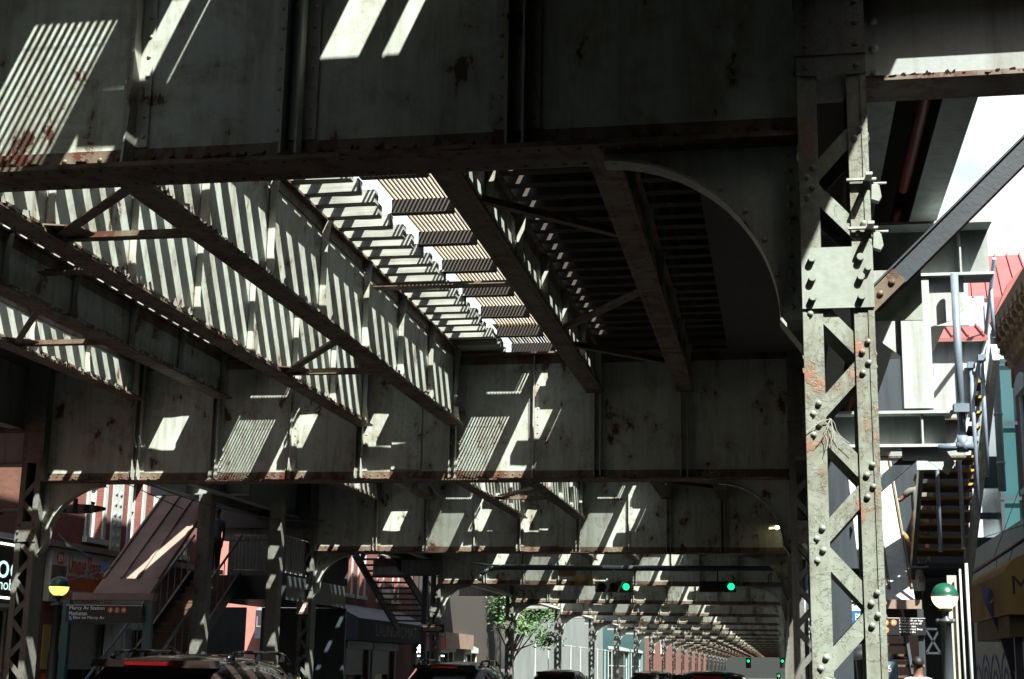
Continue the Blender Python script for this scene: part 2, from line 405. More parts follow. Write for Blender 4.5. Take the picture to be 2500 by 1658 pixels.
# ---- lattice column ----------------------------------------------------------------
def zig(b, x0, x1, y, z0, z1, pitch, w=.078, out=-1, start=0):
    z = z0; k = start
    while z + pitch <= z1 + .01:
        p = (x0, y, z+.035) if k % 2 == 0 else (x1, y, z+.035); q = (x1, y, z+pitch-.035) if k % 2 == 0 else (x0, y, z+pitch-.035)
        yield p, q; z += pitch; k += 1
def make_column(label, hero):
    t = thing('lattice_column', label, 'column', (0, 0, 0), 0, 'lattice columns along the kerbs')
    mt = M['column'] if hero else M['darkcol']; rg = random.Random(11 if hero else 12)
    zt = ZF + .34
    rows = []
    P = .335
    bars = list(zig(None, -.12, .12, -.2, .35, zt, P))
    for s in (-1, 1):
        b = MB()
        a, c = sorted((s*.185, s*.083))
        b.box(a, c, -.2, -.186, .02, zt); b.box(a, c, .186, .2, .02, zt)       # flanges
        b.box(*sorted((s*.185, s*.171)), -.186, .186, .02, zt)                 # channel web
        if hero:
            b.box(*sorted((s*.158, s*.188)), -.2065, -.2005, .02, zt); b.box(*sorted((s*.186, s*.191)), -.206, -.11, .02, zt)
            for p, q in bars:
                for e in (p, q):
                    if (e[0] > 0) == (s > 0):
                        for dz, dx in (((-.005, -.016), (.05, .016)) if e is p else ((-.05, -.016), (.005, .016))):
                            b.dome((s*.135+s*dx*s, -.2, e[2]+dz), (0, -1, 0), .019, .018)
                        for dy in (-.11, .11): b.dome((s*.185, dy, e[2]), (s, 0, 0), .02, .02)
            for k in range(13): b.flakes((s*.185, -.2, .3), (s*.185, -.2, zt), (s*.7, -.2, 0), 3, .011, 1, rg)
            for k in range(5): b.flakes((s*.185, -.2, .3), (s*.185, -.2, zt), (s*.6, -.5, 0), 2, .028, 1, rg)
        b.build('channel', [mt, M['column' if hero else 'rusty']], t)
    if hero:
        for p, q in bars:
            if 3.55 < (p[2]+q[2])/2 < 4.1: continue
            b = MB(); b.bar((p[0], -.183, p[2]), (q[0], -.183, q[2]), .085, .012, (0, 1, 0)); b.build('lacing_bar', mt, t)
            b = MB(); b.bar((p[0], .183, p[2]), (q[0], .183, q[2]), .085, .012, (0, 1, 0)); b.build('lacing_bar', mt, t)
    else:
        b = MB()
        for p, q in bars:
            b.bar((p[0], -.183, p[2]), (q[0], -.183, q[2]), .085, .012, (0, 1, 0)); b.bar((p[0], .183, p[2]), (q[0], .183, q[2]), .085, .012, (0, 1, 0))
        b.build('lacing', mt, t)
    b = MB(); b.box(-.192, .192, -.2165, -.2015, 3.64, 3.985)
    for x in (-.135, .125):
        for z in (3.70, 3.81, 3.92): b.cyl((x, -.2165, z), (x, -.245, z), .02, 10)
    b.cyl((.165, -.2165, 3.86), (.165, -.245, 3.86), .018, 10)
    b.build('gusset_plate', M['plate'] if hero else mt, t)
    b = MB(); b.box(-.192, .192, -.214, .214, zt, 5.5); b.box(-.196, .196, -.224, .22, 5.12, 5.16); b.box(-.20, .20, -.236, .22, 5.5, 5.56); b.box(-.192, .192, -.214, .214, 5.56, ZT)
    for k in range(26): b.flakes((-.2, -.236, 5.53), (.2, -.236, 5.53), (0, -.4, .2), 2, .03, 1, rg)
    for s in (-1, 1):
        for k in range(14): b.dome((s*.14, -.214, 5.05+k*.13), (0, -1, 0), .019)
    b.build('head_plate', [M['darkcol'], M['rusty']], t)
    b = MB(); b.box(-.32, .32, -.32, .32, 0.001, .04); b.prism([(-.3, .04), (-.19, .04), (-.19, .4)], -.2, .2, 'Y'); b.prism([(.3, .04), (.19, .04), (.19, .4)], -.2, .2, 'Y')
    b.build('base', mt, t)
    return t
def build_columns():
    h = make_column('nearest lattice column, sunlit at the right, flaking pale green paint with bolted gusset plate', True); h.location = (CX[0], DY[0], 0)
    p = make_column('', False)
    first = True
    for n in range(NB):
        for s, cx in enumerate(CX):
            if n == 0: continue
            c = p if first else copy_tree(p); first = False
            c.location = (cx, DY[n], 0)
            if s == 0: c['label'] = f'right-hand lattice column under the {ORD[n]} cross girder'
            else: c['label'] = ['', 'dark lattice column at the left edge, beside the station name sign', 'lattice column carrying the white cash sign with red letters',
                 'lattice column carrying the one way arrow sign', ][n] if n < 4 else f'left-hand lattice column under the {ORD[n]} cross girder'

# ---- stringers ---------------------------------------------------------------------
STR = [(-5.24, 5.56, 'deep sun striped stringer under the right rail of the middle track'),
       (-6.78, 5.56, 'deep sun striped stringer under the left rail of the middle track'),
       (-9.28, 6.06, 'shaded shallow stringer under the right rail of the left track'),
       (-10.86, 6.06, 'shallow stringer with patchy sun under the left track far rail'),
       (-2.92, 6.06, 'dark stringer under the left rail of the right track'),
       (-1.46, 6.06, 'dark stringer under the right rail of the right track')]
ZS = 6.81
def make_stringer(zb, parts):
    L = DP - .42
    t = thing('stringer_girder', None, 'girder')
    w = MB(); w.box(-.007, .007, 0, L, zb+.03, ZS-.03)
    lo = MB(); lo.box(-.14, .14, 0, L, zb, zb+.03); lo.box(.0075, .022, 0, L, zb+.03, zb+.13); lo.box(-.022, -.0075, 0, L, zb+.03, zb+.13)
    up = MB(); up.box(-.15, .085, 0, L, ZS-.03, ZS); up.box(.0075, .022, 0, L, ZS-.16, ZS-.03); up.box(-.022, -.0075, 0, L, ZS-.16, ZS-.03)
    rg = random.Random(int(zb*10))
    for s in (-1, 1):
        for k in range(150): y = rg.uniform(0, L-.3); lo.flakes((s*.14, y, zb+.024), (s*.14, y+.3, zb+.024), (s*.6, 0, .25), 2, .034, 1, rg)
    for k in range(130): y = rg.uniform(0, L-.1); lo.flakes((.12, y, zb+.03), (.13, y+.1, zb+.03), (.15, 0, 1), 1, .055, 2, rg)
    for k in range(int(L/.16)):
        for s in (-1, 1): lo.dome((s*.085, .1+k*.16, zb), (0, 0, -1), .015, n=6)
    st = []
    n = 9
    for k in range(n):
        y = .25 + k*(L-.5)/(n-1); b = MB()
        for s in (-1, 1):
            x1 = s*.095
            a, c = sorted((s*.0225, x1)); b.box(a, c, y-.006, y+.006, zb+.032, ZS-.032)
            b.prism([(x1, zb+.032), (s*.135, zb+.032), (x1, zb+.32)], y-.006, y+.006, 'Y'); b.prism([(x1, ZS-.032), (s*.13, ZS-.032), (x1, ZS-.36)], y-.006, y+.006, 'Y')
            a, c = sorted((s*.0225, s*.031)); b.box(a, c, y+.006, y+.095, zb+.14, ZS-.17)
            if k % 3 == 0 or k in (0, n-1):
                for q in range(9):
                    for dy in (.03, .07): b.dome((s*.031, y+dy, zb+.2+q*(ZS-zb-.42)/8), (s, 0, 0), .017, n=6)
        st.append(b)
    if parts:
        w.build('web', M['web'], t); lo.build('bottom_flange', [M['flange'], M['rusty'], M['stiff']], t); up.build('top_flange', M['flange'], t)
        for b in st: b.build('stiffener', M['stiff'], t)
        return t
    bpy.data.objects.remove(t)
    j = MB()
    for b, mi in [(w, 0), (lo, 1), (up, 1)] + [(b, 0) for b in st]: j.add(b.v, b.f, mi)
    return j.build('stringer_girder', [M['web'], M['flange']])
def spanw(n): return 'overhead, outside the picture' if n < 0 else 'in the nearest bay' if n == 0 else f'in the {ORD[n]} bay'
def build_stringers():
    proto = {z: (make_stringer(z, True), make_stringer(z, False)) for z in (5.56, 6.06)}
    used = set()
    for n in range(-3, NB-1):
        for x, zb, lab in STR:
            k = (zb, 0 if 0 <= n < 3 else 1); src = proto[zb][k[1]]
            o = src if k not in used else copy_tree(src); used.add(k)
            o.location = (x, D0 + DP*n + .21, 0)
            tag(o, f'{lab} {spanw(n)}' if n >= 0 else f'{lab}, overhead', 'girder', 'stringers carrying the tracks')

# ---- lateral bracing between the stringers -------------------------------------------
def build_bracing():
    def br(name, p, q, lab, gus=None, w=.09):
        t = thing(name, lab, 'brace', p, 0, 'braces between the stringers')
        b = MB(); b.bar(p, q, w, .012); b.bar((p[0], p[1]+w/2, p[2]+.045), (q[0], q[1]+w/2, q[2]+.045), .012, .09)
        part(b, 'angle_bar', M['flange'], t)
        if gus:
            b = MB(); c = Vector(gus); s = 1 if p[0] < q[0] else -1
            b.prism([(c.x-.1, c.y-.32), (c.x+.28, c.y-.2), (c.x+.3, c.y+.06), (c.x+.05, c.y+.25), (c.x-.1, c.y+.25)], c.z+.016, c.z+.03, 'Z')
            part(b, 'gusset', M['flange'], t)
    for n in range(0, 5):
        y0 = D0 + DP*n
        for k, (yb, ya) in enumerate(((12.3, 10.95), (18.85, 16.9))):
            yy = yb - D0 + y0; ya2 = ya - D0 + y0
            w = 'nearer' if k == 0 else 'farther'
            br('brace', (-6.62, yy-.12, 5.6), (-5.36, ya2, 5.6), f'{w} slanting brace between the middle stringers {spanw(n)}', (-6.62, yy-.1, 5.6), .11)
            br('strut', (-6.62, yy+.05, 5.6), (-5.36, yy+.05, 5.6), f'{w} straight strut between the middle stringers {spanw(n)}', None, .1)
            br('brace', (-10.72, yy-.12, 6.1), (-9.42, ya2, 6.1), f'{w} slanting brace between the left stringers {spanw(n)}', (-10.72, yy-.1, 6.1))
            br('strut', (-10.72, yy+.05, 6.1), (-9.42, yy+.05, 6.1), f'{w} straight strut between the left stringers {spanw(n)}')
            br('brace', (-2.8, yy-.12, 6.1), (-1.6, ya2, 6.1), f'{w} slanting brace between the right stringers {spanw(n)}')
            br('brace', (-2.8, yy+.9, 6.1), (-1.6, yy+2.2, 6.1), f'{w} back-slanting brace between the right stringers {spanw(n)}')
        br('strut', (-5.1, 17.6-D0+y0, 6.45), (-3.05, 17.6-D0+y0, 6.45), f'dark strut crossing under the grated walkway {spanw(n)}', None, .2)
        br('strut', (-9.15, 16.4-D0+y0, 6.45), (-6.9, 16.4-D0+y0, 6.45), f'dark strut under the left walkway {spanw(n)}', None, .2)

# ---- ties, rails, guard timbers ------------------------------------------------------
TRK = [(-6.0, 1.52, 'middle'), (-10.07, 1.5, 'left'), (-2.0, 1.5, 'right')]
ZTIE = 6.815
def tie_ys(n, tr):
    y0 = D0 + DP*n; ys = []
    k = 0; y = y0 + .32
    while y < y0 + DP + .15:
        ys.append(y); y += .43
    e = y0 + DP
    return [y for y in ys if y < e - 1.06] + [e-.55, e-.37, e-.19, e-.01]
GAPS = {'middle': [(-7.52, -7.5), (-7.05, -6.2), (-5.9, -4.48)], 'left': [(-11.57, -9.95), (-9.46, -8.57)], 'right': [(-3.0, -.5)]}
GAP0 = {'middle': [(-7.52, -4.48)], 'left': [(-11.57, -8.57)], 'right': [(-3.5, -3.3), (-2.76, -2.08), (-1.8, -1.68), (-1.40, -.5)]}
def build_ties():
    rg = random.Random(5)
    protos = {}
    for cx, hl, tr in TRK:
        L = []
        for k in range(6):
            b = MB(); d = rg.uniform(-.05, .05); n = 14; xs = [-hl+rg.uniform(-.05, .05)] + [-hl + 2*hl*q/n for q in range(1, n)] + [hl+d]; rows = []
            for x in xs: f, r_ = -.078+rg.gauss(0, .006), .078+rg.gauss(0, .006); tz = .15+rg.gauss(0, .004); rows.append([(x, f, 0), (x, r_, 0), (x, r_, tz), (x, f, tz)])
            vs = [q for r_ in rows for q in r_]; b.add(vs, [(i*4+j, i*4+(j+1) % 4, (i+1)*4+(j+1) % 4, (i+1)*4+j) for i in range(n) for j in range(4)]); b.add(rows[0], [(0, 1, 2, 3)]); b.add(rows[-1], [(0, 3, 2, 1)])
            o = b.build('railway_tie', M['shade_tie' if tr == 'right' else 'tie']); L.append(o)
        protos[tr] = L
        used = [False]*6
        for n in range(-3, NB-1):
            ys = tie_ys(n, tr)
            if n == -1:
                b = MB()
                for y in ys:
                    if y <= 3.6: b.box(cx-hl, cx+hl, y-.078, y+.078, ZTIE, ZTIE+.15)
                tag(b.build('railway_ties', M['tie']), f'timber ties of the {tr} track above the viewpoint, outside the picture', 'railway ties', None, 'stuff')
                ys = [y for y in ys if y > 3.6]
            if -1 <= n <= 1:
                for j, y in enumerate(ys):
                    k = rg.randrange(6); o = L[k] if not used[k] else L[k].copy()
                    if used[k]: C.objects.link(o)
                    used[k] = True
                    o.location = (cx + rg.uniform(-.02, .02), y + rg.uniform(-.026, .026), ZTIE); o.rotation_euler = (0, 0, rg.uniform(-.012, .012))
                    where = 'overhead in front of the nearest girder' if n < 0 else spanw(n)
                    tag(o, f'weathered timber tie of the {tr} track {where}', 'railway tie', f'timber ties of the {tr} track {where}')
            else:
                b = MB()
                for y in ys: b.box(cx-hl, cx+hl, y-.078, y+.078, ZTIE, ZTIE+.15)
                tag(b.build('railway_ties', M['shade_tie' if tr == 'right' else 'tie']), f'far timber ties of the {tr} track {spanw(n)}', 'railway ties', None, 'stuff')
            b = MB(); e = D0 + DP*(n+1)
            for x0, x1 in (GAP0 if n < 0 else GAPS)[tr]: b.box(x0, x1, e-1.0, e-.64, ZTIE+.07, ZTIE+.148)  # added boards leave only the openings that shape the sun patches
            tag(b.build('sun_mask_boards', M['beam']), f'added sun-masking boards in the tie gap of the {tr} track ' + ('overhead' if n < 0 else spanw(n)), 'boards', 'sun-masking boards in the tie gaps')
        for s in (-1, 1):
            sd = 'left' if s < 0 else 'right'
            x = cx + s*.75; b = MB(); z = ZTIE + .15
            b.box(x-.07, x+.07, -40, 328, z+.012, z+.024); b.box(x-.009, x+.009, -40, 328, z+.024, z+.13); b.box(x-.036, x+.036, -40, 328, z+.13, z+.165)
            tag(b.build('running_rail', M['rail']), f'{sd} steel rail of the {tr} track, on the ties', 'rail', 'rails of the tracks')
            x = cx + s*1.04; b = MB(); b.box(x-.035, x+.035, -40, 328, z+.003, z+.15)
            tag(b.build('guard_timber', M['tie']), f'long {sd} guard timber beside the {tr} track rail', 'timber', 'guard timbers of the tracks')

# ---- walkways ------------------------------------------------------------------------
def build_walkways():
    def slats(b, y0, y1, w=.72):
        n = 14; p = w/n
        for k in range(n): b.box(k*p, k*p+.022, y0, y1, 7.115, 7.137)
        for yy in (y0+.35, y0+.95):
            if yy < y1: b.box(0, w, yy-.002, yy+.002, 7.1375, 7.14)
    proto = thing('walkway_grating', None, 'walkway')
    b = MB(); slats(b, 0, 1.3); b.build('slats', M['slat'], proto)
    b = MB(); b.box(-.02, .74, 1.24, 1.3, 6.93, 7.113); b.box(-.02, .74, 1.18, 1.3, 6.925, 6.93); b.build('cross_beam', M['beam'], proto)
    b = MB(); b.box(.7225, .75, 0, 1.3, 7.1, 7.14); b.build('edge_bar', M['tie'], proto)
    first = True
    for x, nm in ((-4.46, 'middle'), (-8.5, 'left')):
        where0 = 'walkway right of the middle track' if nm == 'middle' else 'walkway right of the left track'
        for n in range(-3, NB-1):
            dx = .3 if n < 0 else 0
            if -1 <= n <= 1:
                m = 11
                for k in range(m + 1 if n >= 0 else m):
                    y = D0 + DP*n + .08 + k*1.32
                    if n < 0 and y < 3: continue
                    if y + 1.3 > D0 + DP*(n+1) + .9: continue
                    o = proto if first else copy_tree(proto); first = False
                    o.location = (x + dx, y, 0)
                    where = 'overhead' if n < 0 else spanw(n)
                    tag(o, f'slatted grating of the {where0} {where}', 'walkway grating', f'slatted gratings of the {where0} {where}')
            else:
                b = MB(); y = D0 + DP*n; x += dx
                for k in range(14): b.box(x+k*.0514, x+k*.0514+.022, y, y+DP-.02, 7.115, 7.137)
                for k in range(11): b.box(x-.02, x+.74, y+1.24+k*1.32, y+1.3+k*1.32, 6.93, 7.113)
                x -= dx
                tag(b.build('walkway', [M['slat']]), f'far stretch of the {where0} {spanw(n)}', 'walkway', f'far stretches of the {where0}')

# ---- platforms above the outer tracks --------------------------------------------------
def build_platforms():
    for s, x0, x1, lab in ((1, -.78, 1.42, 'right'), (-1, -14.25, -11.58, 'left')):
        t = thing('station_platform', f'dark station platform on steel girders along the {lab} of the tracks', 'platform', ((x0+x1)/2, 2, 6.7), 0, 'station platforms')
        b = MB(); y0 = -40. if s > 0 else -40.; y9 = 326 if s > 0 else 72
        if s > 0: b.box(x0, x1, y0, y9, 6.72, 6.92)
        else: b.box(x0, x1, y0, 29.4, 6.72, 6.92); b.box(x0, x1, 34.2, y9, 6.72, 6.92); b.box(x0, -13.3, 29.41, 34.19, 6.72, 6.92); b.box(-12.92, x1, 29.41, 34.19, 6.72, 6.92)
        b.box(min(x0, x1) if s > 0 else x1-.3, (x0+.3) if s > 0 else x1, y0, y9, 6.925, 8.1)
        part(b, 'deck', M['concrete'], t)
        xs = (.62, 1.17) if s > 0 else (-13.2, -14.2)
        for x in xs:
            b = MB(); b.box(x+.11, x+.125, 8.3, y9, 5.62, 6.7) if s > 0 else b.box(x+.11, x+.125, 16, y9, 5.62, 6.7)
            b.box(x, x+.235, 8.3 if s > 0 else 16, y9, 5.59, 5.615); part(b, 'girder', M['grey'], t)
        b = MB(); yc = 6.5 if s > 0 else 22.
        zc = 10.35 if s > 0 else 13.2
        xa, xb = (-.9, 1.6) if s > 0 else (-13.9, -11.4)
        b.box(xa, xb, yc, y9, zc, zc+.1); part(b, 'canopy', M['deep'], t)
        b = MB()
        for k in range(60 if s > 0 else 10):
            y = yc + .5 + k*4.8; xm = (xa+xb)/2; b.box(xm-.06, xm+.06, y-.06, y+.06, 6.925, zc-.005)
        part(b, 'canopy_posts', M['deep'], t)
        if s < 0:
            b = MB(); b.box(-13.9, -13.84, yc, y9, 6.925, 9.4); part(b, 'windscreen', M['grey'], t)
    b = MB(); b.tube([(1.08, 8.4, 5.7), (1.08, 12.1, 5.7)], .045, 10); b.tube([(1.08, 12.6, 5.7), (1.08, 30, 5.7)], .045, 10)
    tag(b.build('red_pipe', M['redpipe']), 'long dull red pipe running under the right platform', 'pipe')
def build_planks():
    for n in range(NB):
        b = MB(); y = DY[n]; d = .3 if n == 0 else 0
        b.box(-4.57+d, -3.84+d, y-.62, y+.06, 7.15, 7.16); tag(b.build('sun_block_plate', M['beam']), f'added sun-blocking plate of the middle walkway above the {ORD[n]} cross girder', 'plate', 'added sun-blocking plates')  # plates added to keep sun off the upper girder webs
        b = MB(); b.box(-8.55+d, -7.83+d, y-.62, y+.06, 7.15, 7.16); tag(b.build('sun_block_plate', M['beam']), f'added sun-blocking plate of the left walkway above the {ORD[n]} cross girder', 'plate', 'added sun-blocking plates')
    b = MB(); b.box(-9.0, -8.56, -40, 328, ZTIE+.153, ZTIE+.2); tag(b.build('sun_block_plank', M['beam']), 'added plank blocking sun along the right side of the left track', 'planking')  # added to block sun from the stringer below
    t = thing('sky_blocker', 'added sky-blocking floor above the viewpoint, outside the picture', 'building', (0, -18, 7.2))  # unseen slabs added overhead to cut the sky light
    b = MB(); b.box(1.44, 5.15, -45, 3.6, 7.0, 7.3); part(b, 'slab', M['concrete'], t); b = MB(); b.box(-17.4, -11.7, -45, 4.5, 7.0, 7.3); part(b, 'slab', M['concrete'], t)
    for x0, x1, y0, y1, lab in ((-3.74, -3.57, 8.3, 328, 'added light-blocking strip along the right edge of the middle walkway'), (-3.52, -3.4, -40, 8.25, 'added light-blocking strip beside the walkway above the viewpoint'),
                        (-7.8, -7.49, -40, 328, 'added light-blocking strip along the right edge of the left walkway'), (-4.47, -4.14, -40, 8.25, 'added light-blocking board left of the walkway above the viewpoint')):
        b = MB(); y = y0
        while y < y1: b.box(x0, x1, y, min(y+2.4, y1)-.012, 7.06, 7.1); y += 2.4
        tag(b.build('light_gap_strip', M['beam']), lab, 'light-blocking strip', 'added light-blocking strips')  # strips added to close light gaps beside the walkways
    b = MB()
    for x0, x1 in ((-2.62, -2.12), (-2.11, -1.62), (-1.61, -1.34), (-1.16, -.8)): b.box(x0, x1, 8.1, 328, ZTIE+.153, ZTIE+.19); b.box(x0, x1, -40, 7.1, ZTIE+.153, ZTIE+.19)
    tag(b.build('light_block_planks', M['beam']), 'added dark planks blocking light between the rails of the right track', 'planking', None)  # planks added to keep daylight out of the right track
def build_clutter():
    t = thing('longitudinal_girder', 'dark riveted girder running along the far left columns above their arches', 'girder', (-12.7, 54, 5), 0)
    b = MB(); b.box(-12.71, -12.69, 53.95, 328, 4.98, 6.3); part(b, 'web', M['flange'], t)
    b = MB(); b.box(-12.85, -12.55, 53.95, 328, 4.95, 4.979); b.box(-12.689, -12.67, 53.95, 328, 4.98, 5.12)
    for k in range(420): b.dome((-12.67, 54.2+k*.33, 5.05), (1, 0, 0), .03, n=6); b.dome((-12.57, 54.3+k*.33, 4.979), (0, 0, 1), .035, .05, n=5)
    part(b, 'bottom_flange', M['stiff'], t)
    b = MB()
    for k in range(170): b.box(-12.69, -12.58, 55+k*1.6, 55.03+k*1.6, 5.121, 6.28)
    part(b, 'stiffeners', M['stiff'], t)
    rg = random.Random(21)
    for x, z, r, lab in ((-1.56, 6.45, .022, 'thin conduit along the dark stringer under the right track'), (-6.9, 6.5, .025, 'conduit along the left face of the middle track stringer')):
        b = MB(); b.tube([(x, 8.4, z), (x, 100, z)], r, 8)
        for k in range(30): b.box(x-r-.01, x+r+.01, 9+k*3, 9.04+k*3, z-r-.01, z+r+.01)
        tag(b.build('conduit', M['iron']), lab, 'conduit', 'conduits under the deck')
    def sag(p, q, d, r, lab):
        p, q = Vector(p), Vector(q); b = MB(); b.tube([p.lerp(q, k/14) - Vector((0, 0, 4*d*(k/14)*(1-k/14))) for k in range(15)], r, 6); tag(b.build('hanging_cable', M['iron']), lab, 'cable', 'cables under the deck')
    sag((-12.4, 23.4, 5.4), (-12.3, 38.3, 5.5), .4, .015, 'cable sagging along the left column row in the second bay')
    sag((-6.4, 23.4, 6.2), (-9.0, 38.3, 6.1), .3, .012, 'cable crossing under the second bay')
    for x in (-5.9, -1.1, -11.8, -8.9):
        b = MB(); zt = 4.69; 
        for k in range(26):
            q = Vector((x+rg.gauss(0, .1), DY[1]-.1+rg.gauss(0, .05), zt+abs(rg.gauss(0, .035)))); u = Vector((rg.uniform(-1, 1), rg.uniform(-1, 1), rg.uniform(-.4, .6))).normalized()*.12; b.tube([q, q+u], .004, 4)
        tag(b.build('bird_nest', M['tie']), {-5.9: 'twig nest on the second cross girder flange, near the middle', -1.1: 'twig nest on the dark right end of the second cross girder flange', -11.8: 'twig nest on the left end of the second cross girder flange', -8.9: 'twig nest on the second cross girder flange, left of the middle'}[x], 'nest', 'twig nests on the flanges')
build_girders(); build_clutter(); build_planks(); build_columns(); build_stringers(); build_bracing(); build_ties(); build_walkways(); build_platforms()
# ================================================================ STREET
M.update(
    brick=brick('red_brick', (.25, .075, .06), (.18, .052, .045), (.17, .12, .10), 1),
    salmon=brick('salmon_painted_brick', (.46, .19, .155), (.42, .17, .135), (.4, .16, .13), 0),
    brownbrick=brick('brown_brick', (.22, .09, .06), (.17, .07, .05), (.14, .1, .08), 1),
    trim=plain('pale_stone_trim', (.44, .50, .47), .7, scale=9),
    ochre=plain('ochre_cornice_paint', (.27, .18, .075), .7, scale=9, bmp=.4, var=.5),
    stucco=plain('pale_stucco', (.42, .44, .38), .9, scale=1.2, var=.3),
    glass=glass('dark_window_glass'), curtain=plain('white_curtain', (.6, .62, .58), .9),
    roofm=plain('red_metal_roof', (.30, .095, .09), .45, scale=2), canopy=plain('dusty_brown_metal_roof', (.27, .20, .16), .6, scale=2, var=.35),
    teal=plain('teal_panel', (.045, .125, .125), .4, scale=1.5), tealglass=glass('teal_glass', (.035, .10, .11), .1),
    green=plain('lamp_globe_green', (.01, .088, .05), .3), globe=plain('lit_globe', (.85, .78, .16), .4, emit=.55, var=.05, bmp=0),
    globew=plain('lit_cream_globe', (.9, .72, .38), .4, emit=.75, var=.05, bmp=0),
    signblk=plain('black_sign_face', (.018, .018, .022), .4), white=M['white'], letter=plain('white_lettering', (.92, .94, .94), .6, var=.05, bmp=0),
    orange=plain('orange_bullet', (.75, .2, .03), .5, var=.1, bmp=0), brown=plain('brown_bullet', (.55, .17, .05), .5, var=.1, bmp=0),
    blue=plain('blue_sign', (.03, .12, .32), .5), signwht=plain('dull_white_sign', (.52, .54, .50), .6, var=.12), red=plain('red_lettering', (.55, .05, .02), .6, bmp=0),
    orangered=plain('orange_red_sign', (.50, .10, .02), .6), navy=plain('navy_awning', (.022, .026, .038), .8, var=.5, scale=2), awning=plain('slate_awning_top', (.15, .17, .20), .7, scale=2),
    lit=plain('lit_white_letters', (.72, 1, .97), .5, emit=.32, var=.02, bmp=0), bulb=plain('lit_bulbs', (1, .95, .8), .5, emit=1.2, bmp=0),
    grn=plain('green_signal_lens', (.004, .6, .12), .3, emit=1.6, var=.02, bmp=0), lens=plain('unlit_lens', (.02, .012, .01), .2), yellow=plain('signal_yellow', (.42, .31, .09), .5),
    yshop=plain('yellow_awning_cloth', (.22, .15, .04), .8, scale=3, var=.3), bluecloth=plain('blue_flag_cloth', (.09, .10, .19), .8), stairw=plain('worn_stair_tread', (.10, .062, .036), .7),
    nosing=plain('yellow_stair_nosing', (.50, .34, .04), .6), handrail=plain('painted_handrail', (.17, .22, .27), .35), bark=plain('tree_bark', (.09, .065, .045), .9),
    leaf=plain('street_tree_leaf', (.075, .165, .05), .6, var=.5, scale=3), skin=plain('skin', (.30, .15, .09), .6, var=.1, bmp=0), skin2=plain('brown_skin', (.16, .075, .045), .6, var=.1, bmp=0),
    hair=plain('dark_hair', (.012, .01, .009), .6), shirtw=plain('pale_blue_shirt', (.62, .70, .78), .85, bmp=.3), shirtg=plain('grey_shirt', (.16, .155, .13), .85), shirty=plain('olive_yellow_shirt', (.22, .16, .05), .85),
    shirtb=plain('washed_blue_shirt', (.20, .26, .36), .85), denim=plain('dark_denim', (.03, .04, .07), .9), khaki=plain('khaki_shorts', (.13, .11, .085), .9), bag=plain('white_plastic_bag', (.85, .9, .92), .4),
    bronze=plain('bronze_car_paint', (.032, .024, .02), .25, .1, var=.05, scale=1, bmp=0, coat=1), carblk=plain('black_car_paint', (.012, .013, .016), .22, 0, var=.05, bmp=0, coat=1), carglass=glass('car_glass', (.012, .016, .018), .04),
    rubber=plain('tyre_rubber', (.02, .02, .02), .8), chrome=plain('wheel_metal', (.35, .35, .36), .3, .9), brake=plain('red_brake_lens', (.30, .012, .012), .2, coat=1, bmp=0), wire=plain('black_cable', (.02, .018, .016), .6),
    fade=plain('faded_lettering', (.24, .235, .20), .8, var=.5, scale=5),
    graff=plain('white_graffiti', (.42, .42, .40), .8, var=.3), graffb=plain('blue_graffiti', (.05, .075, .17), .8),
)

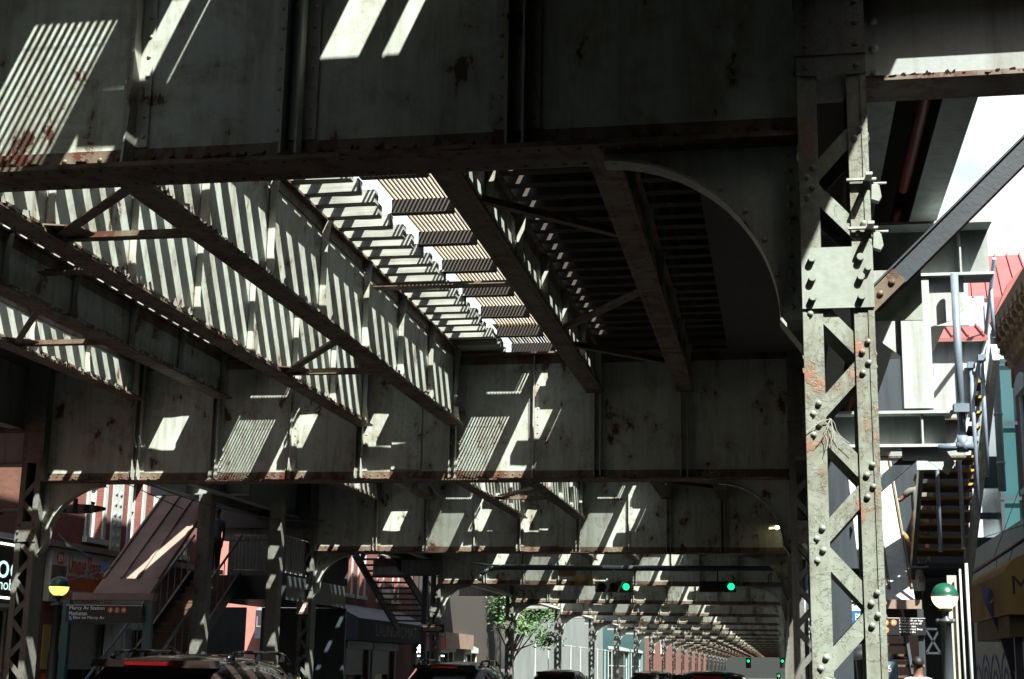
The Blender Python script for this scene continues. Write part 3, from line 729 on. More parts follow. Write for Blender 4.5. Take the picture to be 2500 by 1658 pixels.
def wall(b, c0, c1, z0, z1, holes, f, mi=0):
    """f(c0,c1,z0,z1) adds a block; holes are (c0,c1,z0,z1) openings left free"""
    cs = sorted({c0, c1, *[h[0] for h in holes], *[h[1] for h in holes]})
    for a, e in zip(cs[:-1], cs[1:]):
        hs = sorted((h[2], h[3]) for h in holes if h[0] <= a + 1e-6 and h[1] >= e - 1e-6)
        z = z0
        for lo, hi in hs:
            if lo > z: f(a, e, z, lo)
            z = max(z, hi)
        if z < z1: f(a, e, z, z1)
def building(name, label, cat, x, s, y0, y1, z1, mat, wins, depth=9, cornice=None, trim='trim', curtain=True, base=None):
    """street front on the plane x; s=+1 faces east (left side of the street), -1 faces west"""
    t = thing(name, label, cat, (x, (y0+y1)/2, 0))
    b = MB()
    fx = lambda a, e, za, ze: b.box(*sorted((x, x - s*.35)), a, e, za, ze)
    wall(b, y0, y1, 0.151, z1, wins, fx)
    b.box(*sorted((x - s*.352, x - s*depth)), y0, y0+.3, .151, z1); b.box(*sorted((x - s*.352, x - s*depth)), y1-.3, y1, .151, z1)
    b.box(*sorted((x - s*depth, x - s*(depth+.3))), y0, y1, .151, z1); b.box(*sorted((x-s*.352, x - s*(depth-.002))), y0+.302, y1-.302, z1-.25, z1-.05)
    part(b, 'wall', mat, t)
    for (a, e, lo, hi) in wins:
        b = MB(); ex = lambda p, q: sorted((x + s*p, x + s*q))
        b.box(*ex(-.345, .05), a-.16, a-.002, lo-.1, hi+.3); b.box(*ex(-.345, .05), e+.002, e+.16, lo-.1, hi+.3)
        b.prism([(a-.24, hi+.02), (e+.24, hi+.02), (e+.24, hi+.3), ((a+e)/2+.2, hi+.42), ((a+e)/2-.2, hi+.42), (a-.24, hi+.3)], *ex(.052, .13), 'X')
        b.box(*ex(.003, .13), a-.22, e+.22, lo-.14, lo-.002); b.box(*ex(-.345, .048), a+.002, e-.002, hi-.002, hi+.25)
        w = part(b, 'window', M[trim], t)
        b = MB(); b.box(*ex(-.26, -.25), a, e, lo, hi); part(b, 'pane', M['glass'], w)
        b = MB(); m = (lo+hi)/2
        b.box(*ex(-.25, -.2), a, a+.05, lo, hi); b.box(*ex(-.25, -.2), e-.05, e, lo, hi); b.box(*ex(-.25, -.2), a+.05, e-.05, lo, lo+.05); b.box(*ex(-.25, -.2), a+.05, e-.05, hi-.05, hi); b.box(*ex(-.25, -.19), a+.05, e-.05, m-.03, m+.03)
        part(b, 'sash', M['curtain'], w)
        if curtain:
            b = MB(); b.box(*ex(-.244, -.236), a+.05, e-.05, m+.03, hi-.05); part(b, 'blind', M['curtain'], w)
    if cornice:
        b = MB(); ex = lambda p, q: sorted((x + s*p, x + s*q)); zc = z1
        pr = [(0.002, zc-1.0), (.1, zc-.95), (.1, zc-.8), (.16, zc-.74), (.16, zc-.35), (.32, zc-.28), (.35, zc-.2), (.38, zc-.05), (.42, zc+.05), (.002, zc+.05)]
        b.prism([(x + s*u, w) for u, w in pr], y0-.3, y1+.35, 'Y')
        k = y0
        while k < y1+.2:
            b.prism([(x+s*.162, zc-.72), (x+s*.26, zc-.66), (x+s*.22, zc-.5), (x+s*.34, zc-.4), (x+s*.36, zc-.285), (x+s*.162, zc-.285)], k, k+.16, 'Y')
            b.dome((x+s*.3, k+.08, zc-.62), (s, 0, -.3), .09, .1, 7); b.dome((x+s*.165, k+.38, zc-.55), (s, 0, 0), .12, .06, 8)
            b.dome((x+s*.10, k+.24, zc-.88), (s, 0, 0), .06, .05, 6); b.dome((x+s*.36, k+.24, zc-.12), (s, 0, 0), .07, .05, 6)
            b.box(*ex(.322, .39), k+.22, k+.5, zc-.27, zc-.2)
            k += .6
        part(b, 'cornice', M[cornice], t)
    return t

# ---------------- left-hand row
def left_side():
    X = -17.5
    building('corner_building', 'plain brick block at the near left, outside the picture edge', 'building', X, 1, -45, 24, 10.5, M['brownbrick'], [(3, 4, 4.5, 6.3), (10, 11, 4.5, 6.3), (17, 18, 4.5, 6.3)])
    t = building('phone_store', 'dark shop front with lit white sign letters at the left edge', 'shop', X, 1, 24.05, 32.25, 6.4, M['brownbrick'], [(24.8, 31.6, .4, 2.8)], curtain=False)
    s = thing('shop_sign', 'black fascia sign with lit white letters and two rows of bulbs', 'sign', (X+.02, 28, 3.6))
    b = MB(); b.box(X+.003, X+.14, 25.6, 32.25, 2.9, 4.32); part(b, 'sign_board', M['signblk'], s)
    wtext('lettering', 'boost', (2.35, .58), (X+.142, 29.93, 3.46), EAST, M['lit'], s); wtext('lettering', 'mobile', (1.15, .25), (X+.142, 30.42, 3.2), EAST, M['lit'], s)
    for z in (3.0, 4.2):
        y = 27.4
        while y < 32: b = MB(); b.box(X+.142, X+.16, y, y+.09, z, z+.05); part(b, 'bulb', M['bulb'], s); y += .145
    b = MB(); b.prism([(X+.001, 4.34), (X+.3, 4.34), (X+.001, 4.5)], 25.5, 31.8, 'Y'); part(b, 'top_flashing', M['awning'], s)
    wins = [(34.85, 35.65, 4.75, 6.75), (37.3, 38.0, 4.75, 6.75), (40.3, 41.1, 4.75, 6.75), (34.85, 35.65, 8.2, 10), (37.3, 38.0, 8.2, 10), (40.3, 41.1, 8.2, 10), (34.2, 36.6, .35, 2.6), (37.6, 38.6, .16, 2.5)]
    t = building('brick_house', 'red brick house with pale stone window surrounds above the eyebrow salon', 'building', X, 1, 32.3, 43.9, 12.0, M['brick'], wins, cornice='ochre')
    for y0, y1 in ((36.15, 36.75), (38.75, 39.35)):
        b = MB(); b.box(X+.004, X+.04, y0, y1, 4.4, 6.35)
        for j in range(6):
            for i in range(2): b.dome((X+.04, y0+.16+i*.28, 4.65+j*.28), (1, 0, 0), .085, .03, 6)
        part(b, 'carved_panel', M['trim'], t)
    b = MB(); b.box(X+.003, X+.22, 32.4, 43.8, 4.36, 4.5); part(b, 'shop_cornice', M['canopy'], t)
    s = thing('shop_sign', 'long white salon sign with orange script lettering and number in a red oval', 'sign', (X, 35.5, 3.7))
    b = MB(); b.box(X+.003, X+.16, 32.85, 38.6, 3.05, 4.33); part(b, 'sign_board', M['signwht'], s)
    b = MB(); n = 20; b.prism([(33.3+.21*math.cos(2*math.pi*k/n), 4.1+.16*math.sin(2*math.pi*k/n)) for k in range(n)], X+.161, X+.168, 'X'); part(b, 'number_oval', M['orangered'], s)
    b = MB(); b.box(X+.161, X+.166, 33.7, 35.6, 3.36, 3.7); part(b, 'orange_band', M['orangered'], s)
    b = MB(); b.box(X+.161, X+.166, 32.9, 33.62, 3.3, 3.92); part(b, 'portrait_panel', plain('dull_photo_panel', (.20, .12, .13), .6, scale=3, var=.7), s)
    for st, w, h, y, z, m_ in (('891', .3, .18, 33.15, 4.01, 'letter'), ('Unique Shape', 1.75, .62, 33.72, 3.62, 'red'), ('EYEBROW', .95, .2, 33.05, 3.1, 'red'), ('THREADING', 1.0, .26, 35.25, 3.6, 'red'), ('THREADING - EYE', 2.1, .2, 34.1, 3.1, 'red'), ('EYELASH', .9, .2, 35.3, 3.36, 'red')):
        wtext('lettering', st, (w, h), (X+.169, y, z), EAST, M[m_], s)
    for y0, y1, z0, z1, nm in ((33.0, 33.9, 1.45, 2.5, 'yellow'), (33.1, 33.8, 1.0, 1.35, 'orangered'), (36.3, 37.6, 1.2, 2.7, 'signwht')):
        b = MB(); b.box(X+.002, X+.03, y0, y1, z0, z1); tag(b.build('window_poster', M[nm]), {'yellow': 'dull yellow poster in the salon window behind the lamp post', 'orangered': 'small orange poster under the yellow one in the salon window', 'signwht': 'pale gridded sheet in the shop window behind the stair rail'}[nm], 'poster')
    # ---- laundromat corner beyond the side street
    wl = [(57.7, 58.5, 4.5, 6.4), (59.6, 60.4, 4.5, 6.4), (62.6, 63.4, 4.5, 6.4), (65.2, 66, 4.5, 6.4), (58.2, 61.5, .3, 2.3), (62.2, 65.8, .3, 2.3)]
    t = building('laundry_building', 'red brick corner building with a salmon painted side wall above the laundromat awning', 'building', X, 1, 57, 69, 11, M['brick'], wl, cornice='ochre')
    b = MB(); b.box(-27, X-.003, 56.93, 56.997, .151, 11.0); part(b, 'side_wall', M['salmon'], t)
    b = MB(); b.box(X-1.0, X-.97, 56.85, 56.92, 4.4, 4.95); part(b, 'wall_box', M['trim'], t)
    b = MB(); b.box(X+.055, X+.4, 63.15, 63.75, 4.55, 4.95); part(b, 'air_conditioner', M['trim'], t)
    s = thing('wall_sign', 'blue and white painted sign high on the salmon side wall', 'sign', (-20.1, 56.9, 5.1))
    b = MB(); b.box(-20.75, -19.65, 56.88, 56.926, 4.72, 5.55); part(b, 'sign_board', M['signwht'], s)
    b = MB(); b.box(-20.75, -19.65, 56.87, 56.878, 4.98, 5.24); part(b, 'blue_band', M['blue'], s)
    wtext('lettering', 'N', (.2, .2), (-20.65, 56.876, 5.3), FRONT, M['blue'], s); wtext('lettering', 'E', (.18, .2), (-19.95, 56.876, 5.3), FRONT, M['blue'], s); wtext('lettering', '45', (.45, .2), (-20.4, 56.876, 4.75), FRONT, M['blue'], s)
    s = thing('awning', 'long dark laundromat awning wrapping the building corner', 'awning', (X, 60, 3))
    b = MB(); b.prism([(X+.003, 2.62), (X+1.2, 2.62), (X+1.2, 3.45), (X+.003, 4.05)], 55.8, 67, 'Y', 0); b.prism([(56.92, 2.62), (55.8, 2.62), (55.8, 3.7), (56.92, 4.05)], -20.55, X, 'X', 0); part(b, 'valance', M['navy'], s)
    b = MB(); b.add([(X+1.21, 55.8, 3.46), (X+1.21, 67, 3.46), (X+.003, 67, 4.07), (X+.003, 55.8, 4.07)], [(0, 1, 2, 3)]); b.add([(-20.55, 55.79, 3.71), (X, 55.79, 3.71), (X, 56.92, 4.07), (-20.55, 56.92, 4.07)], [(0, 1, 2, 3)]); part(b, 'sloping_top', M['awning'], s)
    wtext('lettering', 'LAUNDRY', (2.4, .42), (-20.5, 55.79, 3.05), FRONT, M['fade'], s); wtext('lettering', 'LAUNDROMAT', (6.8, .5), (X+1.205, 58.3, 2.82), EAST, M['fade'], s)
    # ---- far shops
    building('far_shops', 'dark row of shops beyond the laundromat with coloured fascia', 'building', X, 1, 69.05, 92, 7.5, M['beam'], [(70, 73, .4, 2.4), (75, 78, .4, 2.4), (81, 84, .4, 2.4)], curtain=False)
    for y0, y1, z0, z1, mm, lab in ((69.4, 74.5, 3.15, 3.75, 'awning', 'blue grey fascia sign next to the laundromat awning'), (69.4, 74.8, 2.5, 3.1, 'red', 'red fascia sign under the blue grey one'), (75, 82, 2.6, 3.4, 'canopy', 'dull brown fascia sign farther along the far shops')):
        b = MB(); b.box(X+.003, X+.3, y0, y1, z0, z1); tag(b.build('fascia_sign', M[mm]), lab, 'sign')
    b = MB()
    for k in range(90): b.box(X-.06*(k % 2), X+.1, 95+k*.55, 95.54+k*.55, .16, 7.0)
    t = thing('corrugated_wall', 'tall pale corrugated wall in sunlight beyond the far left columns', 'wall', (X, 118, 0)); part(b, 'cladding', plain('grey_cladding', (.24, .28, .27), .6, var=.3, scale=.6), t)
    b = MB(); b.tube([(X+1.5, 96, 3.3), (X+1.5, 140, 3.3)], .03, 6)
    for k in range(9): b.tube([(X+1.5, 96+k*5.5, .15), (X+1.5, 96+k*5.5, 3.4)], .04, 6)
    tag(b.build('fence_rail', M['trim']), 'pale pipe fence in front of the corrugated wall', 'fence')
    t = building('teal_building', 'teal panelled building with pale frames beyond the corrugated wall', 'building', X, 1, 145, 190, 9, M['teal'], [(150, 170, .4, 3.6), (173, 186, .4, 3.6)], curtain=False)
    b = MB(); b.box(-40, 40, -52, -50, .151, 14); tag(b.build('sky_block_wall', M['brownbrick']), 'added brick wall blocking sky light behind the viewpoint, outside the picture', 'building')  # unseen wall added to cut sky light from behind
    b = MB(); b.box(-40, 40, 346, 348, .151, 12); tag(b.build('end_wall', M['iron']), 'far dark facade closing the street under the tracks', 'building')
    building('far_left_row', 'far row of low brick buildings at the end of the left side', 'building', X, 1, 190.1, 345, 9, M['brownbrick'], [(200, 204, 4, 6), (215, 219, 4, 6)])
    for k, (y, z, w, mm) in enumerate(((71.2, 2.15, 1.1, 'bulb'), (76, 2.2, 1.3, 'bulb'))):
        t = thing('shop_light', ['lit tube light inside the shop beside the laundromat', 'lit tube light in the farther brown sign shop'][k], 'light', (X-.15, y, z), 0, 'tube lights in the far shops'); b = MB(); b.box(X-.2, X-.14, y-w/2, y+w/2, z-.04, z+.03); part(b, 'tube', M[mm], t); b = MB(); b.box(X-.21, X-.13, y-w/2, y+w/2, z+.031, z+.07); part(b, 'housing', M['black'], t)
# ---------------- right-hand row
def right_side():
    t = building('cornice_building', 'brown brick building with a heavy ochre bracketed cornice at the right edge', 'building', 5.2, -1, 25, 33.3, 9.45, M['brownbrick'], [(26, 27, 5.6, 7.6), (29, 30, 5.6, 7.6), (31.6, 32.4, 5.6, 7.6)], cornice='ochre')
    building('near_right_building', 'plain brick building at the near right, outside the picture', 'building', 5.25, -1, -45, 15.4, 10.5, M['brownbrick'], [(4, 5, 3.6, 5.6)])
    building('low_right_building', 'low brick building at the near right, outside the picture', 'building', 5.25, -1, 15.45, 24.9, 5.6, M['brownbrick'], [(16.5, 17.5, 3.2, 4.6)])
    t = building('stucco_building', 'one storey building with a pale streaked wall and blue graffiti behind the right stair', 'building', 5.35, -1, 33.35, 60, 5.15, M['stucco'], [])
    b = MB(); b.box(5.335, 5.347, 36.3, 44.5, .4, 2.35); part(b, 'graffiti_patch', M['graff'], t)
    b = MB()
    for cy, cz, r in ((38, 1.5, .75), (39.9, 1.4, .8), (41.7, 1.5, .7), (43.3, 1.35, .6), (38, 1.5, .35), (39.9, 1.4, .4), (41.7, 1.6, .3), (37, 1.9, .3)):
        n = 18
        for k in range(n):
            a0, a1 = 2*math.pi*k/n, 2*math.pi*(k+1)/n
            b.bar((5.33, cy+r*1.1*math.cos(a0), cz+r*math.sin(a0)), (5.33, cy+r*1.1*math.cos(a1), cz+r*math.sin(a1)), .008, .13, (0, 0, 1) if abs(math.cos(a0)) > .7 else (0, 1, 0))
    part(b, 'graffiti_loops', M['graffb'], t)
    building('far_right_row', 'far row of dark buildings along the right side of the street', 'building', 5.4, -1, 60.05, 345, 5.1, M['brownbrick'], [(80, 83, 2, 4)])
    # elevator tower
    t = thing('glass_tower', 'teal glass lift tower behind the cornice building', 'tower', (7, 42, 0))
    b = MB(); b.box(5.75, 8.6, 40, 44, 5.2, 10); part(b, 'glass', M['tealglass'], t)
    b = MB()
    for x in (5.7, 6.25, 6.75, 7.6, 8.6): b.box(x, x+.09, 39.9, 39.997, 5.2, 10)
    for z in (6.2, 8.2, 9.9): b.box(5.7, 8.7, 39.88, 39.9, z, z+.09)
    part(b, 'frame', M['deep'], t)
    b = MB(); b.box(6.3, 6.72, 39.85, 39.87, 7.0, 10.2); part(b, 'teal_panel', M['teal'], t)
    t = thing('pipe', 'tall white drainpipe beside the teal glass tower', 'pipe', (5.1, 33.9, 6)); b = MB(); b.cyl((4.86, 33.7, 5.7), (4.86, 33.7, 9.3), .085, 12); part(b, 'tube', M['trim'], t)
    b = MB()
    for z in (6.3, 7.4, 8.6): b.cyl((4.86, 33.7, z), (4.86, 33.7, z+.06), .1, 12)
    part(b, 'collar', M['trim'], t)
    # dark footbridge behind
    t = thing('footbridge', 'dark steel footbridge with sky showing between its beams above the pale wall', 'bridge', (5, 44, 5.2))
    b = MB(); b.box(3.4, 9, 43, 43.2, 5.2, 5.5); b.box(3.4, 9, 43, 43.2, 6.02, 6.2); b.box(3.4, 9, 43, 43.2, 6.9, 7.8)
    for x in (3.8, 4.5, 5.3, 6.2): b.box(x, x+.09, 43.02, 43.18, 5.5, 6.9)
    b.bar((4.6, 43.1, 6.2), (5.3, 43.1, 6.9), .1, .1); b.bar((4.55, 43.1, 5.5), (5.3, 43.1, 6.0), .1, .1)
    part(b, 'frame', M['deep'], t)
    # near support frame of the platform (y = 12.4)
    Y = 12.4
    t = thing('platform_frame', 'grey steel support frame with stiffened beam ends right of the nearest column', 'frame', (1, Y, 0))
    b = MB(); b.box(.3, 1.78, Y-.008, Y+.008, 5.0, 5.4); b.box(.3, 1.8, Y-.14, Y+.14, 4.975, 4.999, 1); b.box(.3, 1.79, Y-.24, Y+.24, 5.401, 5.425, 1)
    b.box(1.53, 1.545, Y-.13, Y-.0085, 5.0, 5.4, 1); part(b, 'upper_beam', [M['grey'], M['white']], t)
    b = MB(); b.box(1.03, 1.27, Y-.12, Y+.12, 3.85, 4.973); part(b, 'post', M['white'], t)
    b = MB(); b.prism([(.62, 4.63), (1.029, 4.3), (1.029, 4.972), (.62, 4.972)], Y-.06, Y-.04, 'Y'); b.prism([(1.272, 4.972), (1.272, 4.55), (1.44, 4.6), (1.56, 4.7), (1.56, 4.972)], Y-.06, Y-.04, 'Y'); part(b, 'haunch_plate', M['white'], t)
    b = MB(); b.box(.3, 1.36, Y-.008, Y+.008, 3.55, 3.8); b.box(.3, 1.38, Y-.13, Y+.13, 3.525, 3.549, 1); b.box(.3, 1.42, Y-.15, Y+.15, 3.801, 3.825, 1); b.box(1.16, 1.175, Y-.12, Y-.0085, 3.55, 3.8, 1)
    b.prism([(1.0, 3.524), (1.34, 3.524), (1.42, 3.4), (1.36, 3.3), (1.2, 3.42), (1.0, 3.42)], Y-.06, Y-.045, 'Y', 1)
    part(b, 'lower_beam', [M['grey'], M['white']], t)
    b = MB(); b.bar((1.15, Y, 3.52), (.5, Y, 2.95), .1, .09, (0, 1, 0)); part(b, 'knee_brace', M['deep'], t)
    b = MB(); b.box(.3, .55, Y-.12, Y+.12, .15, 3.52); part(b, 'column', M['deep'], t)
    t = thing('drainpipe', 'grey drainpipe with an elbow hanging beside the support frame', 'pipe', (1.44, 12.25, 4))
    b = MB(); b.cyl((1.47, 12.2, 3.55), (1.47, 12.2, 4.97), .032, 12); b.cyl((1.47, 12.2, 3.52), (1.28, 12.2, 3.5), .032, 12); b.cyl((1.47, 12.2, 3.47), (1.47, 12.2, 3.6), .045, 12); b.cyl((1.42, 12.2, 3.51), (1.55, 12.2, 3.525), .043, 12); b.box(1.41, 1.53, 12.14, 12.26, 3.79, 3.86); part(b, 'tube', M['handrail'], t)
    # diagonal tube brace at the nearest bent
    t = thing('diagonal_brace', 'dark square brace rising from the nearest column to the upper right', 'brace', (.7, 8.05, 3.6))
    b = MB(); p = at(2015*1.0575, 700*1.0575, 8.05); q = at(2364*1.0575, 352*1.0575, 8.05); d = (q-p); b.bar(p, p + d*1.5, .10, .105, (0, 0, 1)); n_ = Vector((-d.z, 0, d.x)).normalized(); b.bar(p + n_*.058, p + d*1.5 + n_*.058, .13, .01, (0, 0, 1)); part(b, 'bar', plain('blue_grey_steel', (.032, .045, .055), .5, var=.4), t)
    b = MB(); b.bar(p - d*.05 + Vector((0, -.056, 0)), p + d*.17 + Vector((0, -.056, 0)), .012, .095, (0, 0, 1))
    for k in range(3): b.dome(p + d*(-.03+.075*k) + Vector((0, -.063, 0)), (0, -1, 0), .02)
    part(b, 'end_plate', M['flange'], t)
    b = MB(); a = at(2132, 662, 8.2); c = at(2253, 782, 8.2); b.prism([(.53, a.z), (c.x, a.z), (c.x, c.z), (.53, c.z)], 8.19, 8.205, 'Y'); part(b, 'gusset_plate', M['plate'], t)
    # cable clamps on the nearest column
    for z, yy in ((4.36, 0), (4.08, .012)):
        t = thing('cable_clamp', 'pale insulator clamp on the sunlit column edge, ' + ('upper of the two' if z > 4.2 else 'just above the gusset plate'), 'clamp', (.5, 7.88, z))
        b = MB(); b.box(.4, .56, 7.862, 7.888, z, z+.012); b.box(.5, .535, 7.77, 7.861, z-.002, z+.014); b.cyl((.55, 7.95, z+.004), (.62, 7.95, z+.004), .008, 8); part(b, 'strap', M['stiff'], t)
        b = MB(); b.prism([(.535, z-.09), (.575, z-.105), (.59, z-.08), (.58, z-.012), (.54, z-.005)], 7.93, 7.985, 'Y'); b.dome((.56, 7.955, z-.012), (0, 0, 1), .02, .02); part(b, 'insulator', M['plate'], t)
    t = thing('torn_plastic', 'torn strips of plastic tangled in the lattice of the nearest column', 'litter', (.3, 7.88, 2.95)); b = MB(); rg = random.Random(8)
    c = Vector((.275, 7.885, 3.03))
    for k in range(8):
        p = c.copy(); d = Vector((rg.uniform(-.4, .45), -.03, rg.uniform(-1.6, -.2))); L = [p]
        for q in range(7): d += Vector((rg.uniform(-.35, .35), 0, rg.uniform(-.3, .15))); p = p + d.normalized()*rg.uniform(.012, .036); L.append(p)
        b.tube(L, rg.uniform(.001, .0025), 5)
    part(b, 'strips', M['stiff'], t)

# ---------------- stairs
def stair_right():
    t = thing('station_stair', 'switchback station stair with a pale battened canopy and open upper flight at the right', 'stair', (2.3, 25.5, 0))
    x0, x1 = 1.35, 2.22; ya, za, yb, zb = 26.0, 2.94, 31.0, 6.35
    b = MB(); b.add([(x0, ya, za), (x1, ya, za), (x1+.02, yb, zb), (x0, yb, zb), (x0, ya, za-.06), (x1, ya, za-.06), (x1+.02, yb, zb-.06), (x0, yb, zb-.06)], [(0, 1, 2, 3), (4, 7, 6, 5), (0, 4, 5, 1), (1, 5, 6, 2), (2, 6, 7, 3), (3, 7, 4, 0)]); part(b, 'canopy_roof', M['white'], t)
    b = MB()
    for x in (1.5, 1.83, 2.2): b.bar((x, ya+.25, za+.2), (x, yb, zb+.03), .03, .06)
    part(b, 'canopy_battens', plain('brown_batten', (.14, .10, .05), .6), t)
    b = MB(); b.box(x0-.2, x1+.1, ya-.1, ya+.12, 2.78, 2.93); part(b, 'canopy_fascia', M['canopy'], t)
    b = MB()
    for k in range(19): b.box(x0, x1-.02, 25.2+k*.29, 25.5+k*.29, .3+k*.19, .34+k*.19)
    part(b, 'lower_steps', M['stairw'], t)
    b = MB()
    for x in (x0-.05, x1): b.bar((x, 25.1, .3), (x, 30.7, 3.9), .05, .28)
    part(b, 'lower_stringers', M['deep'], t)
    b = MB(); b.box(1.3, 3.5, 30.55, 31.9, 3.66, 3.75); b.box(2.45, 3.5, 28.7, 30.54, 3.66, 3.75); part(b, 'landing', M['deep'], t)
    for k in range(13):
        b = MB(); y = 28.7-k*.315; z = 3.8+.205*(k+1)
        b.box(2.5, 3.38, y-.3, y, z-.04, z); b.box(2.5, 3.38, y-.012, y, z-.13, z-.041, 0)
        b.box(2.5, 3.38, y-.312, y-.301, z-.04, z+.002, 1); part(b, 'step', [M['stairw'], M['nosing']], t)
    b = MB(); b.bar((3.45, 29.2, 3.25), (3.45, 23.9, 6.78), .1, .36); part(b, 'stringer', M['white'], t); b = MB(); b.bar((2.44, 28.9, 3.55), (2.44, 24.6, 6.4), .08, .26); part(b, 'stringer', M['deep'], t)
    b = MB(); b.tube([(3.42, 29.4, 3.95), (3.42, 23.2, 8.15)], .035, 8)
    for k in range(5): b.tube([(3.42, 28.9-k*1.3, 3.5+k*.87), (3.42, 28.9-k*1.3, 4.3+k*.87)], .03, 8)
    part(b, 'handrail', M['handrail'], t)
    b = MB()
    for x, y, z0, z1 in ((2.62, 25.4, 3.7, 6.2), (2.9, 24.6, 3.7, 6.4), (3.12, 24.3, 4.2, 6.6), (3.28, 24.2, 4.8, 6.7)): b.cyl((x, y, z0), (x, y, z1), .035, 8); b.box(x-.06, x+.06, y-.06, y+.06, z1, z1+.1)
    part(b, 'guard_posts', M['handrail'], t)
    b = MB(); b.tube([(1.9, 27.6, 3.6), (2.62, 27.6, 3.6)], .022, 8); part(b, 'landing_rail', M['handrail'], t)
    b = MB(); b.cyl((3.16, 26.6, .151), (3.16, 26.6, 3.6), .028, 12); part(b, 'support_pole', M['white'], t); b = MB(); b.cyl((3.05, 26.6, .151), (3.05, 26.6, 3.5), .02, 10); part(b, 'support_pole', M['white'], t)
    b = MB(); b.box(2.84, 3.0, 26.75, 26.8, 1.0, 3.4); part(b, 'side_panel', M['stucco'], t)
    b = MB(); b.box(1.5, 1.58, 25.9, 25.98, .151, 2.775); part(b, 'entrance_post', M['deep'], t); b = MB(); b.box(2.24, 2.34, 25.9, 26.0, .151, 2.775); part(b, 'entrance_post', M['deep'], t)
    b = MB(); b.prism([(2.2, 4.95), (2.72, 4.95), (2.97, 5.6), (3.36, 7.08), (2.2, 7.08)], 24.4, 24.48, 'Y', 0); part(b, 'upper_screen', M['white'], t)
    b = MB(); b.bar((2.74, 24.36, 4.97), (2.99, 24.36, 5.6), .05, .09, (0, 1, 0)); b.bar((2.99, 24.36, 5.6), (3.38, 24.36, 7.08), .05, .09, (0, 1, 0))
    for x in (2.35, 2.8): b.bar((x, 24.395, 5.0), (x+.25, 24.395, 7.06), .006, .012, (0, 1, 0))
    part(b, 'screen_trim', M['white'], t)
    b = MB(); rf = lambda u, y: (u, y, 7.1+(y-24.2)*.42)
    for a, e in ((2.3, 3.4),): b.add([rf(a, 24.2), rf(e, 24.2), rf(e, 25.2), rf(a, 25.2)], [(0, 1, 2, 3)]); b.add([(a, 24.2, 7.04), (e, 24.2, 7.04), (e, 25.2, 7.46), (a, 25.2, 7.46)], [(0, 3, 2, 1)]); b.add([(a, 24.2, 7.04), (e, 24.2, 7.04), rf(e, 24.2), rf(a, 24.2)], [(0, 1, 2, 3)])
    for k in range(5): b.bar((2.34+k*.25, 24.2, 7.12), (2.34+k*.25, 25.2, 7.54), .025, .05)
    part(b, 'upper_roof', M['roofm'], t)
    b = MB(); b.box(.55, 3.9, 32.0, 32.1, 3.76, 9.0); b.box(.55, 1.9, 32.0, 32.1, .151, 3.75); b.box(2.9, 3.9, 32.0, 32.1, .151, 3.75); b.box(1.91, 2.89, 32.0, 32.1, 2.5, 3.75); part(b, 'back_wall', M['deep'], t)
    b = MB(); b.box(1.43, 2.45, 19.06, 24.0, 6.72, 6.92); part(b, 'upper_deck', M['grey'], t)
    b = MB(); b.box(1.43, 2.45, 19.0, 19.05, 6.1, 7.6); part(b, 'deck_screen', M['white'], t)
    h = thing('station_house', 'white station house with steep red metal roof and dormer above the stair', 'building', (4.2, 30, 7))
    h.location = (5.4, 38.6, 8.5); sc = lambda q: [(x*1.286, y*1.286, 1.7+(z-1.7)*1.286) for x, y, z in q]
    b = MB(); b.box(3.2, 3.9, 28, 34, 7.0, 8.75); b.v = sc(b.v); part(b, 'wall', M['white'], h)
    b = MB(); b.add([(3.35, 28, 8.7), (4.9, 28, 8.7), (4.9, 30, 10.1), (3.75, 30, 10.1)], [(0, 1, 2, 3)]); b.add([(3.35, 28, 8.7), (3.75, 30, 10.1), (3.75, 34, 10.1), (3.35, 34, 8.7)], [(0, 1, 2, 3)]); b.add([(3.75, 30, 10.1), (4.9, 30, 10.1), (4.9, 34, 10.1), (3.75, 34, 10.1)], [(0, 1, 2, 3)])
    for k in range(5): b.bar((3.7+k*.28, 28, 8.72), (3.95+k*.24, 30, 10.12), .03, .05)
    b.box(3.95, 4.9, 27.9, 27.99, 8.2, 8.7); b.v = sc(b.v); part(b, 'roof', M['roofm'], h)
    b = MB(); b.prism([(4.0, 8.25), (4.3, 8.9), (4.9, 9.5), (4.9, 9.3), (4.36, 8.75), (4.12, 8.2)], 27.5, 27.9, 'Y'); b.cyl((4.32, 27.7, 6.9), (4.32, 27.7, 8.72), .06, 10); b.v = sc(b.v); part(b, 'porch_gable', M['roofm'], h)
